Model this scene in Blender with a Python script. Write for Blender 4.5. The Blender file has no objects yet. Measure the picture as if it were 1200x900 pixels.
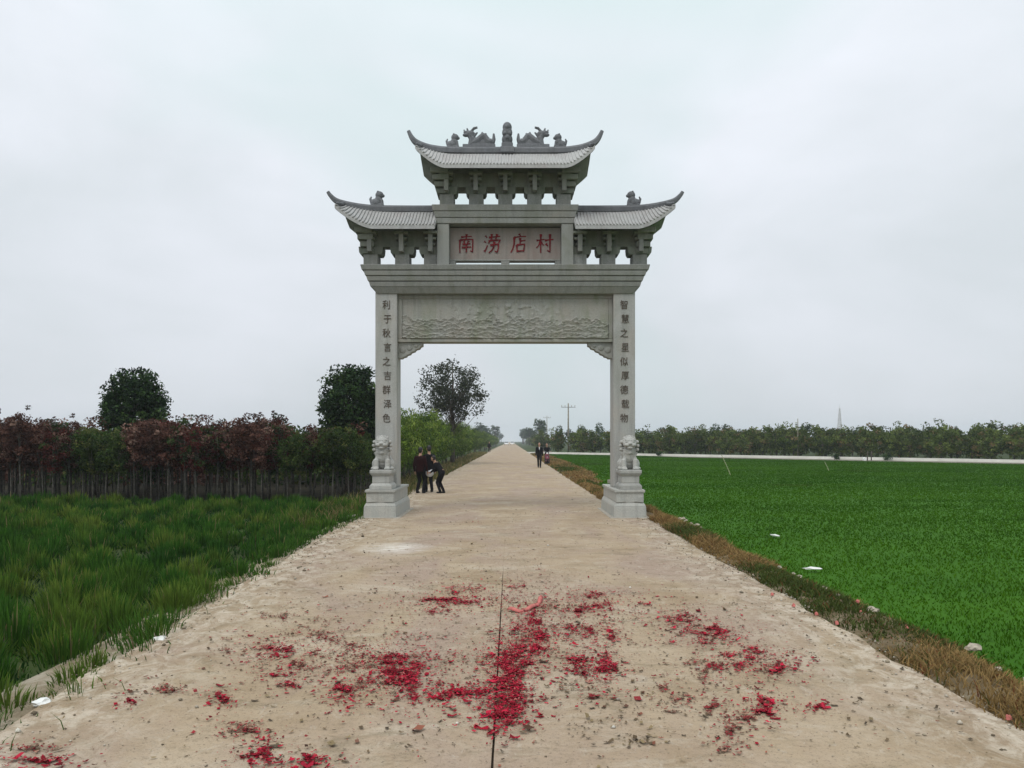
import bpy, bmesh, math, random
import numpy as np
from mathutils import Vector, Matrix, Euler, noise as mnoise

random.seed(7)
rng = np.random.default_rng(7)
R = math.radians
sc = bpy.context.scene
C = sc.collection

# ------------------------------------------------------------------ camera, sky, sun, exposure
CAM_H = 1.9
cam_d = bpy.data.cameras.new('camera')
cam_d.sensor_width = 36.0
cam_d.lens = 27.0
cam_d.shift_x = 0.0017
cam_d.shift_y = 0.0554
cam_d.clip_start = 0.05
cam_d.clip_end = 8000
cam = bpy.data.objects.new('camera', cam_d)
C.objects.link(cam)
cam.location = (0, 0, CAM_H)
cam.rotation_euler = (R(90), 0, 0)
sc.camera = cam

SUN_EL, SUN_AZ = 58.0, 205.0          # azimuth measured from +Y towards +X
w = bpy.data.worlds.new('World')
sc.world = w
w.use_nodes = True
nt = w.node_tree
nt.nodes.clear()
def wn(t, **k):
    n = nt.nodes.new(t)
    for a, b in k.items(): setattr(n, a, b)
    return n
w_out = wn('ShaderNodeOutputWorld')
w_bg = wn('ShaderNodeBackground')
w_sky = wn('ShaderNodeTexSky', sky_type='NISHITA', sun_disc=False)
w_sky.sun_elevation = R(SUN_EL); w_sky.sun_rotation = R(SUN_AZ)
w_sky.air_density = 1.0; w_sky.dust_density = 3.0
w_tc = wn('ShaderNodeTexCoord')
w_map = wn('ShaderNodeMapping'); w_map.inputs['Scale'].default_value = (1.0, 1.0, 2.2)
w_n = wn('ShaderNodeTexNoise'); w_n.inputs['Scale'].default_value = 2.4
w_n.inputs['Detail'].default_value = 6.0; w_n.inputs['Roughness'].default_value = 0.5
w_n.inputs['Distortion'].default_value = 0.3
w_cr = wn('ShaderNodeValToRGB')
e = w_cr.color_ramp.elements
e[0].position = 0.34; e[0].color = (7.3, 7.8, 8.2, 1)
e[1].position = 0.66; e[1].color = (8.7, 9.05, 9.7, 1)
w_n2 = wn('ShaderNodeTexNoise'); w_n2.inputs['Scale'].default_value = 1.5; w_n2.inputs['Detail'].default_value = 3.0; w_n2.inputs['Distortion'].default_value = 0.6
w_m2 = wn('ShaderNodeMapping'); w_m2.inputs['Location'].default_value = (2.3, 0.4, 1.1); w_m2.inputs['Scale'].default_value = (1.0, 1.0, 1.8)
w_r2 = wn('ShaderNodeMapRange'); w_r2.inputs['From Min'].default_value = 0.48; w_r2.inputs['From Max'].default_value = 0.68; w_r2.inputs['To Max'].default_value = 0.85
w_mt = wn('ShaderNodeMix', data_type='RGBA'); w_mt.inputs['B'].default_value = (6.7, 7.9, 8.0, 1)
w_mix = wn('ShaderNodeMix', data_type='RGBA'); w_mix.inputs['Factor'].default_value = 0.94
w_sep = wn('ShaderNodeSeparateXYZ')
w_el = wn('ShaderNodeMapRange')                       # an overcast sky is brighter towards the zenith
w_el.inputs['From Min'].default_value = 0.0; w_el.inputs['From Max'].default_value = 1.0
w_el.inputs['To Min'].default_value = 0.82; w_el.inputs['To Max'].default_value = 1.30
w_mul = wn('ShaderNodeMix', data_type='RGBA', blend_type='MULTIPLY'); w_mul.inputs['Factor'].default_value = 1.0
L = nt.links.new
L(w_tc.outputs['Generated'], w_map.inputs['Vector'])
L(w_map.outputs['Vector'], w_n.inputs['Vector'])
L(w_n.outputs['Fac'], w_cr.inputs['Fac'])
L(w_sky.outputs['Color'], w_mix.inputs['A']); L(w_cr.outputs['Color'], w_mt.inputs['A']); L(w_mt.outputs['Result'], w_mix.inputs['B'])
L(w_tc.outputs['Generated'], w_m2.inputs['Vector']); L(w_m2.outputs['Vector'], w_n2.inputs['Vector']); L(w_n2.outputs['Fac'], w_r2.inputs['Value']); L(w_r2.outputs['Result'], w_mt.inputs['Factor'])
L(w_tc.outputs['Generated'], w_sep.inputs['Vector']); L(w_sep.outputs['Z'], w_el.inputs['Value'])
L(w_mix.outputs['Result'], w_mul.inputs['A']); L(w_el.outputs['Result'], w_mul.inputs['B'])
L(w_mul.outputs['Result'], w_bg.inputs['Color'])
w_bg.inputs['Strength'].default_value = 0.10
L(w_bg.outputs['Background'], w_out.inputs['Surface'])

sun_d = bpy.data.lights.new('sun', 'SUN')
sun_d.energy = 1.2
sun_d.angle = R(30)
sun_d.color = (1.0, 0.97, 0.92)
sun = bpy.data.objects.new('sun', sun_d)
C.objects.link(sun)
sun.location = (-5, -10, 60)
sd = Vector((math.sin(R(SUN_AZ))*math.cos(R(SUN_EL)), math.cos(R(SUN_AZ))*math.cos(R(SUN_EL)), math.sin(R(SUN_EL))))
sun.rotation_euler = (-sd).to_track_quat('-Z', 'Y').to_euler()

vs = sc.view_settings
vs.view_transform = 'Standard'; vs.look = 'None'; vs.gamma = 1.0; vs.exposure = 0.12; vs.use_curve_mapping = False
sc.render.engine = 'CYCLES'
sc.cycles.max_bounces = 6; sc.cycles.diffuse_bounces = 3; sc.cycles.glossy_bounces = 2
sc.cycles.transparent_max_bounces = 6; sc.cycles.volume_bounces = 1
sc.cycles.use_denoising = True

# ------------------------------------------------------------------ materials
def newmat(name):
    m = bpy.data.materials.new(name); m.use_nodes = True
    t = m.node_tree
    b = t.nodes['Principled BSDF']
    return m, t, b
def plain(name, col, rough=0.7, spec=0.3, var=0.15, scale=30.0):
    m, t, b = newmat(name)
    n = t.nodes.new('ShaderNodeTexNoise'); n.inputs['Scale'].default_value = scale; n.inputs['Detail'].default_value = 4
    tc = t.nodes.new('ShaderNodeTexCoord'); t.links.new(tc.outputs['Object'], n.inputs['Vector'])
    r = t.nodes.new('ShaderNodeValToRGB')
    r.color_ramp.elements[0].position = 0.3; r.color_ramp.elements[1].position = 0.7
    r.color_ramp.elements[0].color = (*[c*(1-var) for c in col], 1)
    r.color_ramp.elements[1].color = (*[min(1, c*(1+var)) for c in col], 1)
    t.links.new(n.outputs['Fac'], r.inputs['Fac']); t.links.new(r.outputs['Color'], b.inputs['Base Color'])
    b.inputs['Roughness'].default_value = rough; b.inputs['Specular IOR Level'].default_value = spec
    return m
def attr_mat(name, rough=0.6, spec=0.25, trans=0.0):
    """colour from the per-leaf / per-blade colour of the mesh, varied per object"""
    m, t, b = newmat(name)
    a = t.nodes.new('ShaderNodeAttribute'); a.attribute_name = 'Col'
    oi = t.nodes.new('ShaderNodeObjectInfo')
    mr = t.nodes.new('ShaderNodeMapRange'); mr.inputs['To Min'].default_value = 0.75; mr.inputs['To Max'].default_value = 1.25
    mx = t.nodes.new('ShaderNodeMix'); mx.data_type = 'RGBA'; mx.blend_type = 'MULTIPLY'; mx.inputs['Factor'].default_value = 1
    t.links.new(oi.outputs['Random'], mr.inputs['Value'])
    t.links.new(a.outputs['Color'], mx.inputs['A']); t.links.new(mr.outputs['Result'], mx.inputs['B'])
    t.links.new(mx.outputs['Result'], b.inputs['Base Color'])
    b.inputs['Roughness'].default_value = rough; b.inputs['Specular IOR Level'].default_value = spec
    if trans:
        tr = t.nodes.new('ShaderNodeBsdfTranslucent'); ms = t.nodes.new('ShaderNodeMixShader')
        ms.inputs['Fac'].default_value = trans
        t.links.new(mx.outputs['Result'], tr.inputs['Color'])
        t.links.new(b.outputs['BSDF'], ms.inputs[1]); t.links.new(tr.outputs['BSDF'], ms.inputs[2])
        t.links.new(ms.outputs['Shader'], t.nodes['Material Output'].inputs['Surface'])
    return m
def stone(name, col, stain=(0.16, 0.17, 0.12), stain_amt=0.5, warm=(0.40, 0.34, 0.28), warm_amt=0.3, bump=0.35):
    m, t, b = newmat(name)
    N = t.nodes.new; K = t.links.new
    tc = N('ShaderNodeTexCoord')
    def nz(s, d=4, mp=None, dist=0):
        n = N('ShaderNodeTexNoise'); n.inputs['Scale'].default_value = s; n.inputs['Detail'].default_value = d
        n.inputs['Distortion'].default_value = dist
        src = tc.outputs['Object']
        if mp:
            mm = N('ShaderNodeMapping'); mm.inputs['Scale'].default_value = mp; K(src, mm.inputs['Vector']); src = mm.outputs['Vector']
        K(src, n.inputs['Vector']); return n
    def ramp(src, a, b_, ca=(0,0,0,1), cb=(1,1,1,1)):
        r = N('ShaderNodeValToRGB'); r.color_ramp.elements[0].position = a; r.color_ramp.elements[1].position = b_
        r.color_ramp.elements[0].color = ca; r.color_ramp.elements[1].color = cb
        K(src, r.inputs['Fac']); return r.outputs['Color']
    def mix(f, A, B, bt='MIX'):
        x = N('ShaderNodeMix'); x.data_type = 'RGBA'; x.blend_type = bt
        if isinstance(f, float): x.inputs['Factor'].default_value = f
        else: K(f, x.inputs['Factor'])
        for s, v in (('A', A), ('B', B)):
            if isinstance(v, tuple): x.inputs[s].default_value = (*v, 1) if len(v) == 3 else v
            else: K(v, x.inputs[s])
        return x.outputs['Result']
    grain = nz(70, 3)
    base = ramp(grain.outputs['Fac'], 0.32, 0.68, (*[c*0.78 for c in col], 1), (*[c*1.2 for c in col], 1))
    wm = ramp(nz(1.3, 5, dist=0.6).outputs['Fac'], 0.45, 0.75, (0,0,0,1), (warm_amt, warm_amt, warm_amt, 1))
    c1 = mix(wm, base, warm)
    st = ramp(nz(2.2, 7, (1.0, 1.0, 0.35), 0.8).outputs['Fac'], 0.48, 0.72, (0,0,0,1), (stain_amt,)*3 + (1,))
    c2 = mix(st, c1, stain)
    run = ramp(nz(9, 5, (1.0, 1.0, 0.08)).outputs['Fac'], 0.50, 0.75, (0,0,0,1), (0.5, 0.5, 0.5, 1))
    c3 = mix(run, c2, tuple(c*0.6 for c in col))
    oi = N('ShaderNodeObjectInfo'); mrr = N('ShaderNodeMapRange'); mrr.inputs['To Min'].default_value = 0.88; mrr.inputs['To Max'].default_value = 1.12
    K(oi.outputs['Random'], mrr.inputs['Value'])
    c3 = mix(1.0, c3, mrr.outputs['Result'], 'MULTIPLY')
    K(c3, b.inputs['Base Color'])
    b.inputs['Roughness'].default_value = 0.85; b.inputs['Specular IOR Level'].default_value = 0.2
    bp = N('ShaderNodeBump'); bp.inputs['Strength'].default_value = bump; bp.inputs['Distance'].default_value = 0.02
    K(nz(45, 6).outputs['Fac'], bp.inputs['Height']); K(bp.outputs['Normal'], b.inputs['Normal'])
    return m

M = {}
M['stone'] = stone('grey_granite', (0.29, 0.295, 0.275))
M['pillar'] = stone('pillar_granite', (0.38, 0.38, 0.36), stain_amt=0.4, warm=(0.42, 0.35, 0.29), warm_amt=0.45)
M['base'] = stone('pale_granite', (0.39, 0.39, 0.36), stain=(0.30, 0.33, 0.31), stain_amt=0.45, warm=(0.46,0.40,0.32), warm_amt=0.35)
M['panel'] = stone('carved_granite', (0.31, 0.31, 0.28), stain=(0.16, 0.19, 0.105), stain_amt=0.55, warm=(0.33,0.28,0.23), warm_amt=0.5, bump=0.5)
M['ridge'] = stone('weathered_ridge_stone', (0.17, 0.175, 0.185), stain=(0.09,0.095,0.10), stain_amt=0.5, warm=(0.2,0.19,0.17), warm_amt=0.2)
M['tile'] = stone('stone_roof_tile', (0.42, 0.42, 0.41), stain=(0.30,0.25,0.24), stain_amt=0.4, warm=(0.36,0.33,0.30), warm_amt=0.25)
M['dark_stone'] = stone('dark_greenish_stone', (0.25, 0.265, 0.225), stain=(0.12,0.15,0.10), stain_amt=0.6, warm=(0.17,0.14,0.12), warm_amt=0.3)  # darker, greener tone for soffits, cores and bracket parts
M['plaque'] = stone('plaque_stone', (0.27, 0.245, 0.22), stain=(0.20, 0.12, 0.10), stain_amt=0.5, warm=(0.30,0.20,0.17), warm_amt=0.5)
M['lion'] = stone('lion_granite', (0.40, 0.40, 0.375), stain=(0.26,0.28,0.26), stain_amt=0.55, warm=(0.46,0.39,0.33), warm_amt=0.4, bump=0.6)
M['red_paint'] = plain('faded_red_paint', (0.15, 0.012, 0.016), 0.7, 0.2, 0.5, 9)
M['ink'] = plain('carved_dark_paint', (0.10, 0.08, 0.062), 0.9, 0.1, 0.5, 25)
M['leaf'] = attr_mat('leaves', 0.6, 0.12, 0.25)
M['grass'] = attr_mat('grass_blades', 0.7, 0.06, 0.25)
M['paper'] = attr_mat('paper_scraps', 0.8, 0.1, 0.0)
M['bark'] = plain('bark', (0.10, 0.085, 0.07), 0.9, 0.1, 0.4, 20)
M['pale_bark'] = plain('pale_sapling_bark', (0.085, 0.08, 0.068), 0.9, 0.1, 0.45, 14)
M['concrete'] = plain('pale_concrete', (0.36, 0.33, 0.28), 0.9, 0.15, 0.2, 9)
M['rubble'] = plain('pale_rubble', (0.40, 0.35, 0.28), 0.9, 0.1, 0.4, 22)
M['white_plastic'] = plain('white_plastic', (0.75, 0.75, 0.72), 0.5, 0.4, 0.08, 12)
M['pink_paper'] = plain('pink_paper', (0.50, 0.16, 0.14), 0.8, 0.1, 0.3, 12)
M['pole'] = plain('weathered_pole', (0.24, 0.22, 0.17), 0.9, 0.1, 0.25, 6)
M['steel'] = plain('white_steel', (0.62, 0.60, 0.60), 0.5, 0.4, 0.1, 4)
M['bamboo'] = plain('dry_bamboo', (0.36, 0.36, 0.22), 0.6, 0.3, 0.2, 12)
M['skin'] = plain('skin', (0.42, 0.25, 0.17), 0.55, 0.3, 0.06, 40)
M['hair'] = plain('black_hair', (0.012, 0.011, 0.010), 0.5, 0.4, 0.3, 60)
M['black_cloth'] = plain('black_cloth', (0.010, 0.010, 0.012), 0.9, 0.1, 0.3, 40)
M['maroon_cloth'] = plain('maroon_cloth', (0.020, 0.007, 0.008), 0.9, 0.1, 0.3, 40)
M['grey_cloth'] = plain('grey_cloth', (0.05, 0.05, 0.055), 0.9, 0.1, 0.3, 40)
M['white_cloth'] = plain('white_cloth', (0.65, 0.65, 0.66), 0.9, 0.1, 0.1, 40)
M['rubber'] = plain('rubber', (0.015, 0.015, 0.015), 0.8, 0.2, 0.2, 30)
M['car_paint'] = plain('white_car_paint', (0.78, 0.79, 0.80), 0.25, 0.5, 0.03, 5)
M['red_plastic'] = plain('red_fairing', (0.22, 0.03, 0.06), 0.3, 0.5, 0.1, 5)
M['glass'] = plain('dark_glass', (0.02, 0.025, 0.03), 0.08, 0.6, 0.1, 5)
M['metal'] = plain('grey_metal', (0.25, 0.25, 0.26), 0.4, 0.5, 0.1, 20)
M['lamp_lens'] = plain('lamp_lens', (0.7, 0.7, 0.66), 0.15, 0.6, 0.05, 10)

def ground_like(name, stops, scale, bump=0.4, extra=None, rough=0.95):
    m, t, b = newmat(name)
    N = t.nodes.new; K = t.links.new
    tc = N('ShaderNodeTexCoord')
    n1 = N('ShaderNodeTexNoise'); n1.inputs['Scale'].default_value = scale; n1.inputs['Detail'].default_value = 8; n1.inputs['Roughness'].default_value = 0.65
    K(tc.outputs['Object'], n1.inputs['Vector'])
    r = N('ShaderNodeValToRGB')
    cr = r.color_ramp
    while len(cr.elements) < len(stops): cr.elements.new(0.5)
    for el, (p, c) in zip(cr.elements, stops): el.position = p; el.color = (*c, 1)
    K(n1.outputs['Fac'], r.inputs['Fac'])
    out = r.outputs['Color']
    n2 = N('ShaderNodeTexNoise'); n2.inputs['Scale'].default_value = scale*18; n2.inputs['Detail'].default_value = 6
    K(tc.outputs['Object'], n2.inputs['Vector'])
    if extra: out = extra(t, tc, out)
    K(out, b.inputs['Base Color'])
    bp = N('ShaderNodeBump'); bp.inputs['Strength'].default_value = bump; bp.inputs['Distance'].default_value = 0.03
    K(n2.outputs['Fac'], bp.inputs['Height']); K(bp.outputs['Normal'], b.inputs['Normal'])
    b.inputs['Roughness'].default_value = rough; b.inputs['Specular IOR Level'].default_value = 0.15
    return m

def road_extra(t, tc, base):
    N = t.nodes.new; K = t.links.new
    def noise(s, d, mp=None, rough=0.6, dist=0.0):
        n = N('ShaderNodeTexNoise'); n.inputs['Scale'].default_value = s; n.inputs['Detail'].default_value = d
        n.inputs['Roughness'].default_value = rough; n.inputs['Distortion'].default_value = dist
        src = tc.outputs['Object']
        if mp:
            mm = N('ShaderNodeMapping'); mm.inputs['Scale'].default_value = mp; K(src, mm.inputs['Vector']); src = mm.outputs['Vector']
        K(src, n.inputs['Vector']); return n.outputs['Fac']
    def ramp(src, a, b_, amt):
        r = N('ShaderNodeMapRange'); r.inputs['From Min'].default_value = a; r.inputs['From Max'].default_value = b_
        r.inputs['To Max'].default_value = amt; r.clamp = True; K(src, r.inputs['Value']); return r.outputs['Result']
    def mix(f, A, B):
        x = N('ShaderNodeMix'); x.data_type = 'RGBA'; K(f, x.inputs['Factor'])
        K(A, x.inputs['A']); x.inputs['B'].default_value = (*B, 1); return x.outputs['Result']
    c = mix(ramp(noise(0.55, 6, (1, 0.5, 1), dist=0.9), 0.44, 0.62, 0.8), base, (0.345, 0.258, 0.205))   # greyer, pinkish worn concrete
    c = mix(ramp(noise(0.9, 7, (0.8, 1.5, 1), 0.75, 0.9), 0.52, 0.68, 0.75), c, (0.49, 0.42, 0.325))        # pale dust
    c = mix(ramp(noise(1.7, 8, (0.8, 1.2, 1), 0.78, 0.7), 0.53, 0.66, 0.6), c, (0.18, 0.145, 0.085))       # damp soil smears
    c = mix(ramp(noise(38, 4, None, 0.75), 0.57, 0.66, 0.65), c, (0.10, 0.08, 0.055))                       # grit
    c = mix(ramp(noise(30, 3, (1.3, .8, 1), 0.7), 0.66, 0.72, 0.5), c, (0.50, 0.46, 0.39))
    c = mix(ramp(noise(7, 8, None, 0.8, 0.5), 0.54, 0.66, 0.5), c, (0.22, 0.17, 0.11))
    c = mix(ramp(noise(4.1, 8, (1.4, .8, 1), 0.8, 0.8), 0.56, 0.68, 0.55), c, (0.52, 0.46, 0.38))
    c = mix(ramp(noise(95, 2, None, 0.6), 0.62, 0.70, 0.5), c, (0.09, 0.07, 0.05))
    # soil and pale dust drifted along both edges of the slab
    sx_ = N('ShaderNodeSeparateXYZ'); K(tc.outputs['Object'], sx_.inputs['Vector'])
    ab = N('ShaderNodeMath'); ab.operation = 'ABSOLUTE'; K(sx_.outputs['X'], ab.inputs[0])
    ed = N('ShaderNodeMapRange'); ed.inputs['From Min'].default_value = 2.1; ed.inputs['From Max'].default_value = 3.5; K(ab.outputs['Value'], ed.inputs['Value'])
    for nz_, a0, a1, cc_ in ((noise(2.6, 8, None, .78, .9), .42, .60, (0.23, 0.17, 0.10)), (noise(3.7, 8, (1.2, .7, 1), .8, .7), .46, .60, (0.60, 0.53, 0.43))):
        mm_ = N('ShaderNodeMath'); mm_.operation = 'MULTIPLY'; K(ed.outputs['Result'], mm_.inputs[0]); K(ramp(nz_, a0, a1, .85), mm_.inputs[1]); c = mix(mm_.outputs['Value'], c, cc_)
    # chalky white scrape in front of the left pillar
    g = N('ShaderNodeMapping'); g.vector_type = 'POINT'
    g.inputs['Location'].default_value = (2.05/0.75, -13.6/0.9, 0); g.inputs['Scale'].default_value = (1/0.75, 1/0.9, 0)
    K(tc.outputs['Object'], g.inputs['Vector'])
    ln = N('ShaderNodeVectorMath'); ln.operation = 'LENGTH'; K(g.outputs['Vector'], ln.inputs[0])
    fall = N('ShaderNodeMapRange'); fall.inputs['From Min'].default_value = 0.0; fall.inputs['From Max'].default_value = 1.0
    fall.inputs['To Min'].default_value = 1; fall.inputs['To Max'].default_value = 0; K(ln.outputs['Value'], fall.inputs['Value'])
    sp = ramp(noise(5, 8, (.6, 1.6, 1), 0.8, 0.9), 0.38, 0.58, 0.95)
    ml = N('ShaderNodeMath'); ml.operation = 'MULTIPLY'; K(fall.outputs['Result'], ml.inputs[0]); K(sp, ml.inputs[1])
    c = mix(ml.outputs['Value'], c, (0.80, 0.77, 0.71))
    return c
M['road'] = ground_like('dusty_concrete', [(0.30, (0.31, 0.228, 0.145)), (0.5, (0.385, 0.295, 0.20)), (0.72, (0.45, 0.36, 0.258))], 0.8, 0.9, road_extra)
M['joint'] = plain('joint_filler', (0.09, 0.07, 0.05), 0.95, 0.1, 0.3, 20)
M['ground'] = ground_like('soil_and_weeds', [(0.35, (0.030, 0.028, 0.016)), (0.5, (0.035, 0.055, 0.015)), (0.68, (0.06, 0.085, 0.022))], 0.35)
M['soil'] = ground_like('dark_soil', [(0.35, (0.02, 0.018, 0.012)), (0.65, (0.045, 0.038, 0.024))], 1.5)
M['field'] = ground_like('crop_soil', [(0.35, (0.030, 0.105, 0.003)), (0.65, (0.042, 0.130, 0.004))], 0.5)
M['verge'] = ground_like('verge_dirt', [(0.33, (0.085, 0.065, 0.032)), (0.5, (0.15, 0.11, 0.062)), (0.72, (0.30, 0.25, 0.175))], 2.2, 0.8)
M['sand'] = ground_like('sandy_edge', [(0.33, (0.17, 0.13, 0.08)), (0.5, (0.28, 0.23, 0.16)), (0.7, (0.46, 0.41, 0.33))], 3.0, 0.8)
M['bare'] = ground_like('bare_field_soil', [(0.35, (0.12, 0.11, 0.085)), (0.65, (0.20, 0.18, 0.14))], 0.6)
M['side_road'] = ground_like('pale_side_road', [(0.35, (0.42, 0.40, 0.35)), (0.65, (0.55, 0.53, 0.48))], 0.6)

# ------------------------------------------------------------------ mesh helpers
class MB:
    def __init__(s): s.v = []; s.f = []
    def add(s, vs_, fs_):
        o = len(s.v); s.v.extend([tuple(p) for p in vs_]); s.f.extend([tuple(i+o for i in f) for f in fs_]); return s
    def box(s, x0, x1, y0, y1, z0, z1):
        return s.add([(x0,y0,z0),(x1,y0,z0),(x1,y1,z0),(x0,y1,z0),(x0,y0,z1),(x1,y0,z1),(x1,y1,z1),(x0,y1,z1)],
                     [(0,3,2,1),(4,5,6,7),(0,1,5,4),(1,2,6,5),(2,3,7,6),(3,0,4,7)])
    def frustum(s, b, zb, t, zt):
        """b, t = (x0,x1,y0,y1)"""
        return s.add([(b[0],b[2],zb),(b[1],b[2],zb),(b[1],b[3],zb),(b[0],b[3],zb),(t[0],t[2],zt),(t[1],t[2],zt),(t[1],t[3],zt),(t[0],t[3],zt)],
                     [(0,3,2,1),(4,5,6,7),(0,1,5,4),(1,2,6,5),(2,3,7,6),(3,0,4,7)])
    def prism(s, poly, y0, y1):
        """XZ outline (counter-clockwise seen from -Y), extruded along Y"""
        n = len(poly)
        vs_ = [(x, y0, z) for x, z in poly] + [(x, y1, z) for x, z in poly]
        fs_ = [tuple(range(n)), tuple(range(2*n-1, n-1, -1))] + [(i, i+n, (i+1) % n + n, (i+1) % n) for i in range(n)]
        return s.add(vs_, fs_)
    def tube(s, path, rad, n=8, sq=1.0, cap=True):
        path = [Vector(p) for p in path]
        if not hasattr(rad, '__len__'): rad = [rad]*len(path)
        up0 = Vector((0, 0, 1)); vs_ = []; fs_ = []
        for i, p in enumerate(path):
            d = (path[min(i+1, len(path)-1)] - path[max(i-1, 0)]).normalized()
            u = d.cross(up0) if abs(d.dot(up0)) < 0.95 else d.cross(Vector((0, 1, 0)))
            u.normalize(); v_ = u.cross(d).normalized()
            for k in range(n):
                a = 2*math.pi*k/n
                vs_.append(p + (u*math.cos(a) + v_*math.sin(a)*sq)*rad[i])
        for i in range(len(path)-1):
            for k in range(n):
                fs_.append((i*n+k, i*n+(k+1) % n, (i+1)*n+(k+1) % n, (i+1)*n+k))
        if cap:
            fs_.append(tuple(range(n-1, -1, -1))); fs_.append(tuple(range((len(path)-1)*n, len(path)*n)))
        return s.add(vs_, fs_)
    def ell(s, c, r, rot=None, nu=12, nv=8):
        if not hasattr(r, '__len__'): r = (r, r, r)
        mt = Euler(rot).to_matrix() if rot else None
        vs_ = []; fs_ = []
        for j in range(nv+1):
            th = math.pi*j/nv
            for i in range(nu):
                ph = 2*math.pi*i/nu
                p = Vector((r[0]*math.sin(th)*math.cos(ph), r[1]*math.sin(th)*math.sin(ph), r[2]*math.cos(th)))
                if mt: p = mt @ p
                vs_.append(p + Vector(c))
        for j in range(nv):
            for i in range(nu):
                a, b_, c_, d = j*nu+i, (j+1)*nu+i, (j+1)*nu+(i+1) % nu, j*nu+(i+1) % nu
                if j == 0: fs_.append((a, b_, c_))
                elif j == nv-1: fs_.append((a, b_, d))
                else: fs_.append((a, b_, c_, d))
        return s.add(vs_, fs_)
    def cap(s, p0, r0, p1, r1, n=10, steps=4):
        p0, p1 = Vector(p0), Vector(p1)
        for k in range(steps+1): pass
        s.tube([p0, p0.lerp(p1, .5), p1], [r0, (r0+r1)/2, r1], n)
        s.ell(p0, r0, None, n, 8); s.ell(p1, r1, None, n, 8)
        return s
    def mesh(s, name, smooth=False):
        me = bpy.data.meshes.new(name); me.from_pydata(s.v, [], s.f); me.update()
        if smooth: me.polygons.foreach_set('use_smooth', [True]*len(me.polygons))
        return me
    def build(s, name, mat, parent=None, smooth=False, bevel=0.0, loc=None):
        return mobj(name, s.mesh(name, smooth), mat, parent, bevel, loc)
def mobj(name, me, mat, parent=None, bevel=0.0, loc=None):
    o = bpy.data.objects.new(name, me); C.objects.link(o)
    if mat is not None:
        mt = M[mat] if isinstance(mat, str) else mat
        if not me.materials: me.materials.append(mt)
    if parent is not None: o.parent = parent
    if loc is not None: o.location = loc
    if bevel:
        b = o.modifiers.new('edge_wear', 'BEVEL'); b.width = bevel; b.segments = 2; b.limit_method = 'ANGLE'; b.angle_limit = R(40)
    return o
def tag(o, label=None, cat=None, group=None, kind=None):
    if label: o['label'] = label
    if cat: o['category'] = cat
    if group: o['group'] = group
    if kind: o['kind'] = kind
    return o
def thing(name, label, cat, loc=(0,0,0), rz=0.0, group=None):
    o = bpy.data.objects.new(name, None); C.objects.link(o); o.location = loc; o.rotation_euler = (0, 0, rz)
    o.empty_display_size = 0.2
    return tag(o, label, cat, group)
def blob(mb, voxel, smooth=2, name='blob'):
    """joins overlapping volumes into one continuous surface"""
    me = mb.mesh(name); o = bpy.data.objects.new('tmp', me); C.objects.link(o)
    rm = o.modifiers.new('r', 'REMESH'); rm.mode = 'VOXEL'; rm.voxel_size = voxel; rm.use_smooth_shade = True
    if smooth:
        sm = o.modifiers.new('s', 'SMOOTH'); sm.iterations = smooth; sm.factor = 0.5
    dg = bpy.context.evaluated_depsgraph_get(); dg.update()
    out = bpy.data.meshes.new_from_object(o.evaluated_get(dg)); out.name = name
    bpy.data.objects.remove(o); bpy.data.meshes.remove(me)
    out.polygons.foreach_set('use_smooth', [True]*len(out.polygons))
    return out
def tri_mesh(name, co, tris, col=None, mat=None):
    me = bpy.data.meshes.new(name)
    nv, ntr = len(co), len(tris)
    me.vertices.add(nv); me.vertices.foreach_set('co', np.ascontiguousarray(co, dtype=np.float32).ravel())
    me.loops.add(ntr*3); me.loops.foreach_set('vertex_index', np.ascontiguousarray(tris, dtype=np.int32).ravel())
    me.polygons.add(ntr); me.polygons.foreach_set('loop_start', np.arange(0, ntr*3, 3, dtype=np.int32))
    me.update(calc_edges=True)
    if col is not None:
        a = me.color_attributes.new('Col', 'FLOAT_COLOR', 'POINT')
        a.data.foreach_set('color', np.ascontiguousarray(col, dtype=np.float32).ravel())
    if mat: me.materials.append(M[mat])
    me.validate()
    return me
def copy_tree(o, parent=None):
    c = o.copy(); C.objects.link(c); c.parent = parent
    for ch in list(o.children): copy_tree(ch, c)
    return c
def fbm(x, y, s, seed=0.0):
    return mnoise.fractal(Vector((x*s+seed, y*s-seed, seed)), 1.0, 2.0, 4)

# ------------------------------------------------------------------ ground, road, verges, field
GZ = -0.15
gnd = MB().add([(-1500,-60,GZ),(1500,-60,GZ),(1500,1500,GZ),(-1500,1500,GZ)], [(0,1,2,3)]).build('ground', 'ground')
tag(gnd, kind='structure')

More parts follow.
